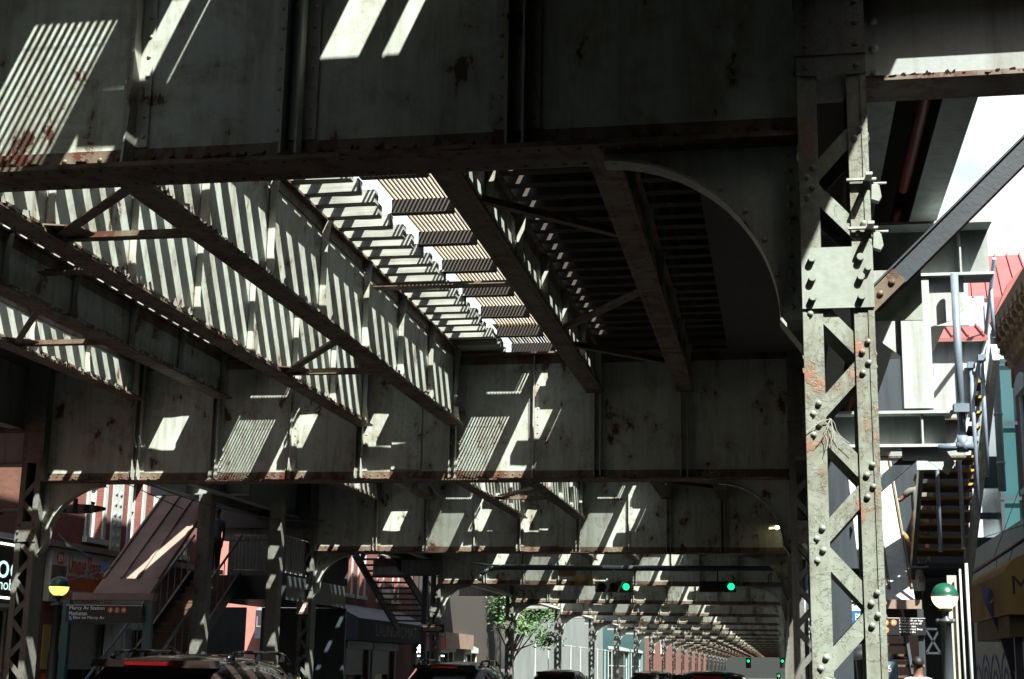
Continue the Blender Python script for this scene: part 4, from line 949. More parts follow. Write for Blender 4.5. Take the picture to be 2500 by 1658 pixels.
def stair_left():
    t = thing('station_stair', 'station stair under a dusty brown standing seam canopy at the left', 'stair', (-14.6, 31, 0))
    x0, x1 = -15.3, -13.93; ya, za, yb, zb = 31.0, 3.16, 36.4, 7.2
    b = MB(); b.add([(x0, ya, za), (x1, ya, za), (x1, yb, zb), (x0, yb, zb), (x0, ya, za-.07), (x1, ya, za-.07), (x1, yb, zb-.07), (x0, yb, zb-.07)], [(0, 1, 2, 3), (4, 7, 6, 5), (0, 4, 5, 1), (1, 5, 6, 2), (2, 6, 7, 3), (3, 7, 4, 0)]); part(b, 'canopy_roof', M['canopy'], t)
    b = MB()
    for x in (x0+.02, x0+.45, x0+.85, x1-.02): b.bar((x, ya+.45, za+.36), (x, yb, zb+.03), .05, .07)
    part(b, 'canopy_battens', M['canopy'], t)
    b = MB(); b.box(-15.7, -13.78, 30.85, 31.1, 3.0, 3.155); part(b, 'canopy_fascia', M['canopy'], t)
    b = MB(); b.box(-15.95, -15.78, 30.9, 31.05, .151, 2.995); part(b, 'entrance_post', M['teal'], t); b = MB(); b.box(-14.0, -13.82, 30.9, 31.05, .151, 2.995); part(b, 'entrance_post', M['teal'], t)
    b = MB()
    for k in range(19): b.box(-15.25, -14.0, 31.3+k*.28, 31.6+k*.28, .3+k*.19, .35+k*.19); b.box(-15.25, -14.0, 31.59+k*.28, 31.6+k*.28, .351+k*.19, .48+k*.19)
    part(b, 'steps', M['stairw'], t)
    b = MB()
    for x in (-15.32, -13.95): b.bar((x, 31.2, .25), (x, 36.6, 3.9), .06, .3)
    part(b, 'stringers', M['deep'], t)
    b = MB(); p, q = at(750, 1658, 30), at(440, 1545, 30)
    for x in (-15.3, -13.98):
        b.tube([(x, 30.9, 1.2), (x, 36.6, 4.95)], .032, 8)
        for k in range(14): b.tube([(x, 31.1+k*.4, .4+k*.265), (x, 31.1+k*.4, 1.32+k*.265)], .014, 6)
    part(b, 'handrails', M['handrail'], t)
    b = MB(); b.box(-15.3, -12.7, 36.65, 42, 3.3, 3.92); b.box(-16.4, -12.65, 41.9, 42, 3.93, 6.6); b.box(-15.25, -12.65, 41.9, 42, .151, 3.29); b.box(-16.9, -15.75, 41.9, 42, .151, 3.29); b.box(-16.5, -12.7, 38.2, 38.26, 5.3, 6.6); part(b, 'landing', M['deep'], t)
    b = MB(); b.tube([(-14.2, 36.7, 4.95), (-12.95, 36.7, 4.95)], .03, 8); b.tube([(-14.2, 36.7, 4.05), (-12.95, 36.7, 4.05)], .03, 8)
    for k in range(13): b.tube([(-14.15+k*.1, 36.7, 4.05), (-14.15+k*.1, 36.7, 4.95)], .016, 6)
    b.tube([(-12.8, 36.7, 4.95), (-12.8, 40, 4.95)], .03, 8)
    for k in range(24): b.tube([(-12.8, 36.8+k*.13, 4.0), (-12.8, 36.8+k*.13, 4.95)], .015, 6)
    part(b, 'landing_railing', M['white'], t)
    t = thing('platform_frame', 'dark steel frame holding the left platform behind the stair canopy', 'frame', (-13.6, 33, 0))
    b = MB(); b.box(-15.0, -12.5, 32.99, 33.01, 5.62, 6.12); b.box(-15.0, -12.5, 32.86, 33.14, 5.595, 5.619); b.box(-15.0, -12.5, 32.86, 33.14, 6.121, 6.15); part(b, 'beam', M['grey'], t)
    b = MB(); b.box(-13.68, -13.36, 32.85, 33.15, .151, 5.59); part(b, 'column', M['darkcol'], t)
    b = MB(); b.box(-12.6, -12.3, 34.85, 35.15, .151, 5.59); part(b, 'column', M['darkcol'], t)
    t = thing('far_stair', 'open stair flight seen from below against the salmon wall', 'stair', (-15, 55, 3))
    for k in range(13):
        f = k/12; b = MB(); p = Vector((-15.6, 53, 5.75)).lerp(Vector((-15.1, 57, 3.4)), f); b.box(p.x, p.x+1.35, p.y-.15, p.y+.15, p.z-.03, p.z+.03); part(b, 'step', M['stairw'], t)
    for a, c in (((-15.66, 52.6, 5.75), (-15.16, 57.4, 3.15)), ((-14.28, 52.6, 5.85), (-13.72, 57.4, 3.5))):
        b = MB(); b.bar(a, c, .08, .34); part(b, 'stringer', M['deep'], t)
    b = MB(); b.tube([(-14.2, 52.6, 6.9), (-13.7, 57.4, 4.6)], .035, 8); b.box(-13.6, -13.4, 55, 55.2, .151, 6.5)
    for k in range(9): f = k/8; b.tube([Vector((-14.2, 52.6, 6.0)).lerp(Vector((-13.7, 57.4, 3.7)), f), Vector((-14.2, 52.6, 6.9)).lerp(Vector((-13.7, 57.4, 4.6)), f)], .016, 6)
    part(b, 'railing', M['deep'], t)
# ---------------- lamps and signs
def globe_lamp(label, x, y, z, gm, col):
    t = thing('globe_lamp', label, 'street lamp', (x, y, .15), 0, 'station globe lamps'); c = (x, y, z); r = .225
    b = MB(); b.lathe([(r*math.cos(R(a)), r*math.sin(R(a))) for a in range(0, 91, 10)], c, 28); part(b, 'green_dome', M['green'], t)
    b = MB(); b.lathe([(r*.99*math.cos(R(a)), r*.99*math.sin(R(a))) for a in range(0, -66, -8)], c, 28); part(b, 'globe', M[gm], t)
    b = MB(); b.lathe([(r+.012, -.012), (r+.012, .012), (r, .014)], c, 28); b.lathe([(.11, -.205), (.12, -.24), (.06, -.27), (.05, -.36), (.13, -.40), (.13, -.44), (.09, -.46), (.09, -1.4), (.12, -1.5), (.12, -z+.16), (.2, -z+.155)], c, 16)
    for s in (-1, 1): b.dome((x+s*.12, y, z-.42), (s, 0, .5), .05, .06)
    part(b, 'post', M[col], t)
    s = 1 if x < 0 else -1; b = MB(); xs = x + s*.11; xe = x + s*.34
    for a, e in (((xs, -.55), (xe, -.55)), ((xs, -.95), (xe, -.95)), ((xs, -.55), (xe, -.95)), ((xs, -.95), (xe, -.55))): b.bar((a[0], y, z+a[1]), (e[0], y, z+e[1]), .02, .035)
    part(b, 'scroll_bracket', M[col], t)
def bullet(x, y, z, r, ch, mat, par):
    b = MB(); n = 20; b.prism([(x+r*math.cos(2*math.pi*k/n), z+r*math.sin(2*math.pi*k/n)) for k in range(n)], y-.004, y, 'Y'); part(b, 'route_bullet', M[mat], par)
    wtext('lettering', ch, (r*.8, r*1.1), (x-r*.4, y-.0045, z-r*.55), FRONT, M['letter'], par)
def signs():
    globe_lamp('green topped globe lamp glowing yellow beside the station name sign at left', -16.13, 31, 3.3, 'globe', 'iron')
    globe_lamp('green topped globe lamp glowing cream under the right stair', 2.71, 26, 3.0, 'globew', 'deep')
    Y = 30.78
    t = thing('station_sign', 'black station name sign with white lettering and orange route bullets at left', 'sign', (-14.9, Y, 2.7), 0, 'black station signs')
    b = MB(); b.box(-15.8, -13.98, Y, Y+.06, 2.5, 2.9); part(b, 'sign_board', M['signblk'], t)
    b = MB(); b.box(-15.8, -13.98, Y-.004, Y, 2.872, 2.882); part(b, 'white_line', M['letter'], t)
    for s, w, h, x, z in (('Marcy Av Station', .84, .105, -15.72, 2.755), ('Manhattan', .43, .085, -15.72, 2.655), ('Elev on Marcy Av', .74, .085, -15.61, 2.555)): wtext('lettering', s, (w, h), (x, Y-.0005, z), FRONT, M['letter'], t)
    b = MB(); b.box(-15.74, -15.63, Y-.004, Y, 2.54, 2.645); part(b, 'access_symbol', M['blue'], t)
    b = MB(); b.dome((-15.69, Y-.0045, 2.625), (0, -1, 0), .009, .004); b.bar((-15.69, Y-.005, 2.615), (-15.69, Y-.005, 2.585), .003, .008, (1, 0, 0)); b.bar((-15.69, Y-.005, 2.585), (-15.665, Y-.005, 2.58), .003, .008); b.bar((-15.665, Y-.005, 2.58), (-15.655, Y-.005, 2.555), .003, .008, (1, 0, 0)); part(b, 'wheelchair_mark', M['letter'], t)
    for x, ch, mm in ((-14.74, 'J', 'brown'), (-14.58, 'Z', 'brown'), (-14.42, 'M', 'orange')): bullet(x, Y, 2.775, .062, ch, mm, t)
    Y = 25.84
    t = thing('station_sign', 'black ticket notice sign with three orange bullets at the right stair entrance', 'sign', (1.8, Y, 2.5), 0, 'black station signs')
    b = MB(); b.box(1.28, 2.36, Y, Y+.05, 2.34, 2.63); part(b, 'sign_board', M['signblk'], t)
    b = MB(); b.box(1.28, 2.36, Y-.003, Y, 2.618, 2.624); part(b, 'white_line', M['letter'], t)
    wtext('lettering', 'Enter with or buy\nMetroCard at all\ntimes or see\nagent across Bwy\nat Marcy Av', (.39, .235), (1.93, Y-.0005, 2.365), FRONT, M['letter'], t)
    for x, z, ch in ((1.71, 2.545, 'J'), (1.84, 2.545, 'M'), (1.71, 2.42, 'Z')): bullet(x, Y, z, .05, ch, 'orange', t)
    Y = 38.15
    t = thing('cash_sign', 'white paper sign with red cash lettering on a dark column', 'sign', (-12.75, Y, 3.2))
    b = MB(); b.box(-12.91, -12.58, Y, Y+.01, 2.98, 3.4); part(b, 'sheet', M['signwht'], t)
    for k, s in enumerate(('CASH', '4 CARS', '(917)', '515', '5489')): wtext('lettering', s, (.27, .062), (-12.88, Y-.001, 3.325-k*.081), FRONT, M['red'], t)
    Y = 53.3
    t = thing('one_way_sign', 'black one way sign with a pale arrow on a far left column', 'sign', (-12.75, Y, 3.05))
    b = MB(); b.box(-13.2, -12.3, Y, Y+.02, 2.88, 3.18); part(b, 'plate', M['signblk'], t)
    b = MB(); b.prism([(-13.1, 2.95), (-12.55, 2.95), (-12.55, 2.9), (-12.36, 3.03), (-12.55, 3.16), (-12.55, 3.11), (-13.1, 3.11)], Y-.006, Y-.001, 'Y'); part(b, 'arrow', plain('dull_arrow_paint', (.3, .25, .12), .6), t)
    wtext('lettering', 'ONE WAY', (.48, .1), (-13.06, Y-.0065, 2.98), FRONT, M['signblk'], t)
    t = thing('walk_signal', 'pedestrian signal showing the white walking figure', 'signal', (-13.0, 52.8, 2.3))
    b = MB(); b.box(-13.33, -12.93, 52.8, 52.98, 2.08, 2.5); part(b, 'housing', M['black'], t)
    b = MB(); x, z, Y = -13.12, 2.28, 52.79
    b.cyl((x+.03, Y, z+.12), (x+.03, Y-.005, z+.12), .028, 10)
    for a, e, w in (((.02, .09), (.0, -.0), .055), ((0, 0), (-.05, -.14), .035), ((0, 0), (.05, -.06), .035), ((.05, -.06), (.045, -.14), .03), ((.02, .08), (-.06, .02), .026), ((.02, .08), (.075, .02), .026)): b.bar((x+a[0], Y, z+a[1]), (x+e[0], Y, z+e[1]), w, .006, (0, 1, 0))
    part(b, 'walking_figure', plain('lit_walk_figure', (.9, 1, 1), .5, emit=2.5, bmp=0), t)
    # traffic signal arm
    t = thing('mast_pole', 'long dark pipe arm spanning the street under the far girders', 'signal arm', (.62, 45, 0))
    b = MB(); b.cyl((.62, 45, .151), (.62, 45, 5.0), .12, 14); b.tube([(.62, 45, 4.72), (-8.6, 45, 4.72)], .085, 12); b.tube([(-8.6, 45, 4.72), (-9.0, 45, 4.66), (-9.25, 45, 4.5), (-9.3, 45, 4.3)], .07, 12); b.tube([(-8.2, 45, 4.72), (-9.6, 45, 4.85)], .03, 8); part(b, 'pipe', M['deep'], t)
    def signal(x, y, z, lab, lit):
        s = thing('traffic_signal', lab, 'traffic light', (x, y, z), 0, 'traffic lights over the street')
        b = MB(); b.box(x-.95, x+.15, y, y+.18, z-.16, z+.16); b.box(x-.42, x-.38, y+.06, y+.1, z+.16, 4.68); part(b, 'housing', M['yellow'] if not lit else M['black'], s)
        for k, xx in enumerate((x-.72, x-.36, x)):
            b = MB(); n = 18; b.cyl((xx, y-.002, z), (xx, y-.012, z), .1, n); part(b, 'lens', M['grn'] if (k == 2 and lit) else M['lens'], s)
            b = MB()
            for q in range(12):
                a0, a1 = R(-10+q*200/12), R(-10+(q+1)*200/12)
                b.add([(xx+.135*math.cos(a0), y-.003, z+.135*math.sin(a0)), (xx+.135*math.cos(a1), y-.003, z+.135*math.sin(a1)), (xx+.13*math.cos(a1), y-.18, z+.13*math.sin(a1)), (xx+.13*math.cos(a0), y-.18, z+.13*math.sin(a0))], [(0, 1, 2, 3)])
            part(b, 'visor', M['black'], s)
    signal(-4.69, 44.8, 4.14, 'left green traffic light hanging under the long arm', True); signal(-1.52, 44.8, 4.17, 'right green traffic light hanging under the long arm', True)
    for x, z, lab in ((-6.6, 4.62, 'left'), (-6.1, 4.35, 'right')):
        s = thing('traffic_signal', f'beige traffic light seen from behind on the arm, {lab} of the pair', 'traffic light', (x, 45.1, z), 0, 'traffic lights facing away')
        b = MB(); b.cyl((x-.22, 45.15, z), (x+.2, 45.15, z), .16, 14); b.box(x+.2, x+.34, 45.05, 45.25, z-.17, z+.17); part(b, 'housing', M['yellow'], s); b = MB(); b.tube([(x, 45.15, z+.16), (x, 45.1, 4.9)], .02, 6); b.tube([(x+.12, 45.15, z+.16), (x+.12, 45.1, 4.9)], .02, 6); part(b, 'hanger', M['yellow'], s)
    for k, (u, v, Y) in enumerate(((1827, 1614, 120), (1910, 1614, 120), (1901, 1650, 150))):
        p = at(u, v, Y); b = MB(); b.box(p.x-.2, p.x+.2, p.y, p.y+.2, p.z-.55, p.z+.25); s = thing('traffic_signal', ['tiny green traffic light far down the street, upper left of three', 'tiny green traffic light far down the street, upper right of three', 'tiny green traffic light far down the street, lowest of three'][k], 'traffic light', tuple(p), 0, 'far traffic lights'); part(b, 'housing', M['black'], s)
        b = MB(); b.cyl((p.x, p.y-.002, p.z), (p.x, p.y-.02, p.z), .1, 12); part(b, 'lens', M['grn'], s)
    t = thing('work_light', 'twin bulb work light glowing under the dark girder at right', 'light', (.02, 37.9, 5.3)); b = MB(); b.box(-.3, .34, 37.95, 38.05, 5.3, 5.36); b.box(-.02, .04, 38.0, 38.04, 5.36, 6.0); part(b, 'bracket', M['flange'], t)
    b = MB(); b.cyl((-.3, 37.9, 5.27), (.36, 37.9, 5.31), .018, 8)
    for x in (-.1, .14): b.lathe([(.0, -.06), (.05, -.03), (.06, 0), (.04, .04), (0, .05)], (x, 37.9, 5.29), 10)
    part(b, 'bulbs', plain('lit_work_bulbs', (1, .86, .45), .5, emit=2.2, bmp=0), t)
    # cobra head lamp left
    t = thing('street_lamp', 'dark cobra head street lamp seen side on against the brick house', 'street lamp', (-13.2, 27, 0))
    b = MB(); n = 12; zc = 4.62; L = [(-14.3, .05), (-14.0, .09), (-13.75, .1), (-13.5, .085), (-13.28, .05), (-13.2, .03)]
    for (xa, ra), (xb, rb) in zip(L[:-1], L[1:]): b.cyl((xa, 27, zc), (xb, 27, zc), ra, n, rb)
    b.cyl((-13.85, 27, zc+.08), (-13.85, 27, zc+.2), .05, 10); part(b, 'head', M['iron'], t)
    b = MB(); b.tube([(-14.3, 27, zc), (-15.4, 27, zc-.05), (-15.9, 27, zc-.3), (-15.95, 27, .151)], .05, 10); part(b, 'pole', M['iron'], t)
    # cables and pennants
    b = MB(); P = [at(270, 1165, 30), at(330, 1190, 31.2), at(383, 1214, 32.4)]; b.tube([P[0]+(P[0]-P[1])*2, *P, P[2]+(P[2]-P[1])*2], .012, 6); tag(b.build('overhead_cable', M['wire']), 'thin overhead cable slanting across the brick house windows', 'cable')
    t = thing('pennant_string', 'blue string of small pennants hanging across the salon sign', 'bunting', tuple(at(200, 1380, 30)))
    b = MB(); b.tube([at(142, 1303, 30), at(170, 1330, 30), at(228, 1362, 30)], .008, 5); b.tube([at(150, 1420, 30), at(225, 1403, 30), at(275, 1384, 30)], .012, 5); part(b, 'cord', M['blue'], t)
    for q in (((158, 1322), (175, 1335), (163, 1334)), ((245, 1370), (261, 1374), (257, 1397), (250, 1395))):
        b = MB(); V = [at(u, v, 30) for u, v in q]; b.add(V + [v + Vector((0, .01, 0)) for v in V], [tuple(range(len(V))), tuple(range(len(V), 2*len(V)))]); part(b, 'pennant', M['blue'] if len(q) > 3 else M['signwht'], t)
    # right edge awning, flag, rope pole, number signs
    Y = 17.0
    t = thing('shop_awning', 'ochre yellow rounded awning sign with dark script at the right edge', 'awning', (3.2, Y, 2.6))
    b = MB(); pts = [(2.42, 2.36), (2.42, 2.82), (2.46, 2.9), (2.55, 2.98), (2.75, 3.06), (5.15, 3.3), (5.15, 2.36)]; b.prism(pts, Y, Y+3, 'Y'); part(b, 'cloth', M['yshop'], t)
    b = MB(); b.box(2.46, 5.15, Y+.1, Y+2.9, 2.12, 2.35); part(b, 'fringe', plain('olive_fringe', (.09, .075, .02), .8), t)
    wtext('lettering', 'Mille', (.5, .2), (2.5, Y-.001, 2.58), FRONT, M['signblk'], t)
    b = MB(); b.box(2.52, 2.6, Y+.2, Y+.28, .151, 2.12); part(b, 'pole', M['iron'], t)
    t = thing('feather_flag', 'dusty blue feather flag with pale letters leaning beside the yellow awning', 'flag', (2.5, 18, 1))
    P = [at(u, v, 18) for u, v in ((2396, 1424), (2452, 1462), (2462, 1500), (2478, 1560), (2502, 1640), (2470, 1640), (2440, 1545), (2400, 1466))]
    b = MB(); b.prism([(p.x, p.z) for p in P], 18, 18.012, 'Y'); part(b, 'cloth', M['bluecloth'], t)
    b = MB(); b.tube([at(2396, 1424, 18.03), at(2440, 1545, 18.03), at(2470, 1640, 18.03), (2.98, 18.03, .16)], .014, 8); part(b, 'pole', M['iron'], t)
    for s, u, v, w, h in (('N', 2416, 1472, .11, .1), ('E', 2430, 1505, .1, .1), ('W', 2446, 1545, .11, .1)):
        p = at(u, v, 17.985); o = wtext('lettering', s, (w, h), p, (R(90), R(35), 0), M['signwht'], t)
    t = thing('flagpole', 'slanting dark pole with hanging ropes in front of the pale wall', 'pole', (4.3, 31.5, 4)); a, c = Vector((3.53, 30, 3.57)), Vector((5.19, 33.2, 4.6))
    b = MB(); b.cyl(a, c, .045, 10); part(b, 'pole', M['canopy'], t)
    b = MB(); b.tube([a.lerp(c, .5), a.lerp(c, .5)+Vector((.0, 0, -1.0))], .007, 5); b.tube([a, a.lerp(c, .25)+Vector((0, 0, -.62)), a.lerp(c, .5)+Vector((0, 0, -.75)), a.lerp(c, .8)], .007, 5); b.tube([a.lerp(c, .45), c+Vector((0, 0, 1.2))], .007, 5); b.tube([Vector((3.6, 31, 4.3)), c + Vector((0, 0, .3))], .007, 5); part(b, 'ropes', M['wire'], t)
    t = thing('number_sign', 'pale blue sign reading 936 beside the man in the white shirt', 'sign', (1.3, 19.5, 1.7)); b = MB(); b.box(1.1, 1.42, 19.5, 19.53, 1.35, 1.85); part(b, 'board', plain('pale_blue_board', (.10, .20, .26), .6), t); wtext('lettering', '936', (.18, .09), (1.16, 19.499, 1.72), FRONT, M['letter'], t)
    b = MB(); b.box(1.22, 1.28, 19.54, 19.6, .151, 1.8); part(b, 'post', M['iron'], t)
    b = MB(); b.cyl((1.05, 20.6, 1.88), (1.05, 20.6, 2.08), .62, 12, .05); t = thing('umbrella', 'dark vendor umbrella behind the 936 sign', 'umbrella', (1.05, 20.6, 0)); part(b, 'canopy', M['signblk'], t); b = MB(); b.cyl((1.05, 20.6, .151), (1.05, 20.6, 2.0), .02, 8); part(b, 'pole', M['iron'], t)
    t = thing('arrow_sign', 'white arrow sign over a navy number plate seen through the lattice', 'sign', (.9, 21.5, 2.5)); b = MB(); b.box(.78, 1.1, 21.5, 21.52, 2.56, 3.0); part(b, 'white_board', M['signwht'], t); b = MB(); b.box(.78, 1.1, 21.49, 21.515, 2.38, 2.555); part(b, 'navy_board', M['blue'], t)
    wtext('lettering', '936 Pl', (.26, .1), (.81, 21.489, 2.42), FRONT, M['letter'], t); b = MB(); b.prism([(.82, 2.66), (1.0, 2.66), (1.0, 2.63), (1.06, 2.675), (1.0, 2.72), (1.0, 2.69), (.82, 2.69)], 21.494, 21.499, 'Y'); part(b, 'arrow', M['signblk'], t); b = MB(); b.cyl((.76, 21.55, .151), (.76, 21.55, 3.1), .03, 8); part(b, 'post', M['trim'], t)
# ---------------- cars
def car(label, x, y, paint, W=1.86, L=4.7, H=1.74, rack=False):
    t = thing('parked_car' if False else 'car', label, 'car', (x, y, 0), 0, 'cars in the street')
    hw = W/2
    def loft(secs, name, mat, par):                     # secs: (y, z0, z1, half width bottom, half width top, crown)
        b = MB(); n = 11; rows = []
        for (yy, z0, z1, wb, wt, cr) in secs:
            r = [(-wb, z0), (-wb, z0+(z1-z0)*.5), (-wt-.03*(wb-wt), z1-(z1-z0)*.12), (-wt+.06, z1-.015)]
            r += [(-wt*.5, z1+cr*.75), (0, z1+cr), (wt*.5, z1+cr*.75)] + [(-u, w) for u, w in r[::-1]]
            rows.append([(u, yy, w) for u, w in r])
        vs = [p for r in rows for p in r]; m_ = len(rows[0])
        fs = [(i*m_+j, i*m_+j+1, (i+1)*m_+j+1, (i+1)*m_+j) for i in range(len(rows)-1) for j in range(m_-1)]
        b.add(vs, fs, 0, True); b.add(rows[0], [tuple(range(m_))]); b.add(rows[-1], [tuple(range(m_))[::-1]])
        return b.build(name, mat, par)
    l0, l1 = 0, L; bz = H*.56
    loft([(l0, .35, bz-.1, hw-.1, hw-.16, .0), (l0+.12, .28, bz, hw-.01, hw-.06, .02), (l0+1.2, .25, bz+.02, hw, hw-.05, .02), (L*.62, .25, bz, hw, hw-.05, .02), (L*.72, .25, bz-.04, hw, hw-.06, .05), (L-.25, .28, bz-.2, hw-.03, hw-.14, .05), (L, .38, bz-.32, hw-.18, hw-.3, .02)], 'body', paint, t)
    loft([(l0+.28, bz-.02, H-.1, hw-.08, hw-.32, .0), (l0+.5, bz-.02, H-.03, hw-.07, hw-.27, .03), (L*.36, bz-.02, H, hw-.06, hw-.26, .05), (L*.5, bz-.02, H-.05, hw-.06, hw-.28, .04), (L*.56, bz-.02, H-.16, hw-.07, hw-.32, .02), (L*.74, bz-.05, bz+.03, hw-.14, hw-.2, .01)], 'cabin', paint, t)
    b = MB(); b.prism([(-hw+.3, bz+.06), (hw-.3, bz+.06), (hw-.4, H-.17), (-hw+.4, H-.17)], .2, .3, 'Y'); b.build('rear_window', M['carglass'], t)
    for s in (-1, 1):
        b = MB(); zz0, zz1 = bz+.06, H-.15; xa, xb = s*(hw-.062), s*(hw-.235)
        for y0, y1 in ((.55, 1.35), (1.42, 2.25), (2.3, L*.6)):
            b.add([(xa, y0, zz0), (xa, y1, zz0), (xb, y1-.05, zz1), (xb, y0+.06, zz1)], [(0, 1, 2, 3)])
        b.build('side_window', M['carglass'], t)
        b = MB(); b.box(*sorted((s*(hw-.3), s*(hw-.06))), -.02, .1, bz-.32, bz-.06); b.build('tail_light', M['brake'], t)
        b = MB(); b.box(*sorted((s*(hw-.02), s*(hw+.18))), L*.62, L*.62+.12, bz+.02, bz+.16); b.build('mirror', paint, t)
        for yy in (.85, L-.9):
            w = MB(); w.cyl((s*(hw-.2), yy, .33), (s*(hw+.005), yy, .33), .33, 24); wo_ = w.build('wheel', M['rubber'], t)
            w = MB(); w.cyl((s*(hw+.006), yy, .33), (s*(hw+.015), yy, .33), .2, 16); w.build('rim', M['chrome'], wo_)
    b = MB(); b.prism([(-hw+.3, H-.105), (hw-.3, H-.105), (hw-.32, H-.03), (-hw+.32, H-.03)], .12, .42, 'Y'); b.build('spoiler', paint, t)
    b = MB(); b.box(-.27, .27, .1, .119, H-.085, H-.05); b.build('brake_light', M['brake'], t)
    b = MB(); b.box(-hw+.12, hw-.12, -.05, .1, .32, .5); b.build('bumper', M['black'], t)
    if rack:
        for s in (-1, 1):
            b = MB(); xr = s*(hw-.3); b.tube([(xr, .6, H-.01), (xr, .72, H+.045), (xr, 1.0, H+.065), (xr, 2.1, H+.07), (xr, 2.4, H+.045), (xr, 2.6, H-.06)], .02, 8)
            for yy in (.72, 1.5, 2.3): b.box(xr-.018, xr+.018, yy-.05, yy+.05, H-.03, H+.05)
            b.build('roof_rail', M['carblk'], t)
        b = MB(); b.tube([(.0, 1.0, H+.03), (0, .55, H+.12)], .006, 6); b.build('aerial', M['black'], t)
    return t
def cars():
    car('bronze car with roof rails and a red brake light, at the bottom left', -6.38, 14.2, M['bronze'], 1.9, 4.7, 1.735, True)
    car('black car ahead of the bronze one, blue sky reflected in its rear glass', -6.7, 29, M['carblk'], 1.9, 4.6, 1.74, True)
    car('black car farther on, low dark roof beneath the far left columns', -7.2, 47, M['carblk'], 1.85, 4.6, 1.6)
    car('dark car with a curved roof beside the nearest column, far right lane', -1.35, 26.5, M['carblk'], 1.85, 4.5, 1.64)
    car('small dark car in the middle distance between the black cars', -4.6, 52, M['carblk'], 1.85, 4.5, 1.6)
# ---------------- people
def skinmesh(V, Ed, name, mat, par, root=0, sub=1):
    me = bpy.data.meshes.new(name); me.from_pydata([v[:3] for v in V], Ed, []); me.update()
    o = bpy.data.objects.new(name, me); C.objects.link(o)
    md = o.modifiers.new('Skin', 'SKIN'); md.use_smooth_shade = True
    if not me.skin_vertices: me.skin_vertices_add() if hasattr(me, 'skin_vertices_add') else None
    for k, v in enumerate(V):
        r = v[3]; me.skin_vertices[0].data[k].radius = r if isinstance(r, tuple) else (r, r); me.skin_vertices[0].data[k].use_root = (k == root)
    s = o.modifiers.new('Sub', 'SUBSURF'); s.levels = sub; s.render_levels = sub
    bpy.context.view_layer.update()
    m2 = bpy.data.meshes.new_from_object(o.evaluated_get(bpy.context.evaluated_depsgraph_get())); bpy.data.objects.remove(o); bpy.data.meshes.remove(me)
    m2.name = name; m2.materials.clear(); m2.materials.append(mat)
    for p in m2.polygons: p.use_smooth = True
    o = bpy.data.objects.new(name, m2); C.objects.link(o); o.parent = par; return o
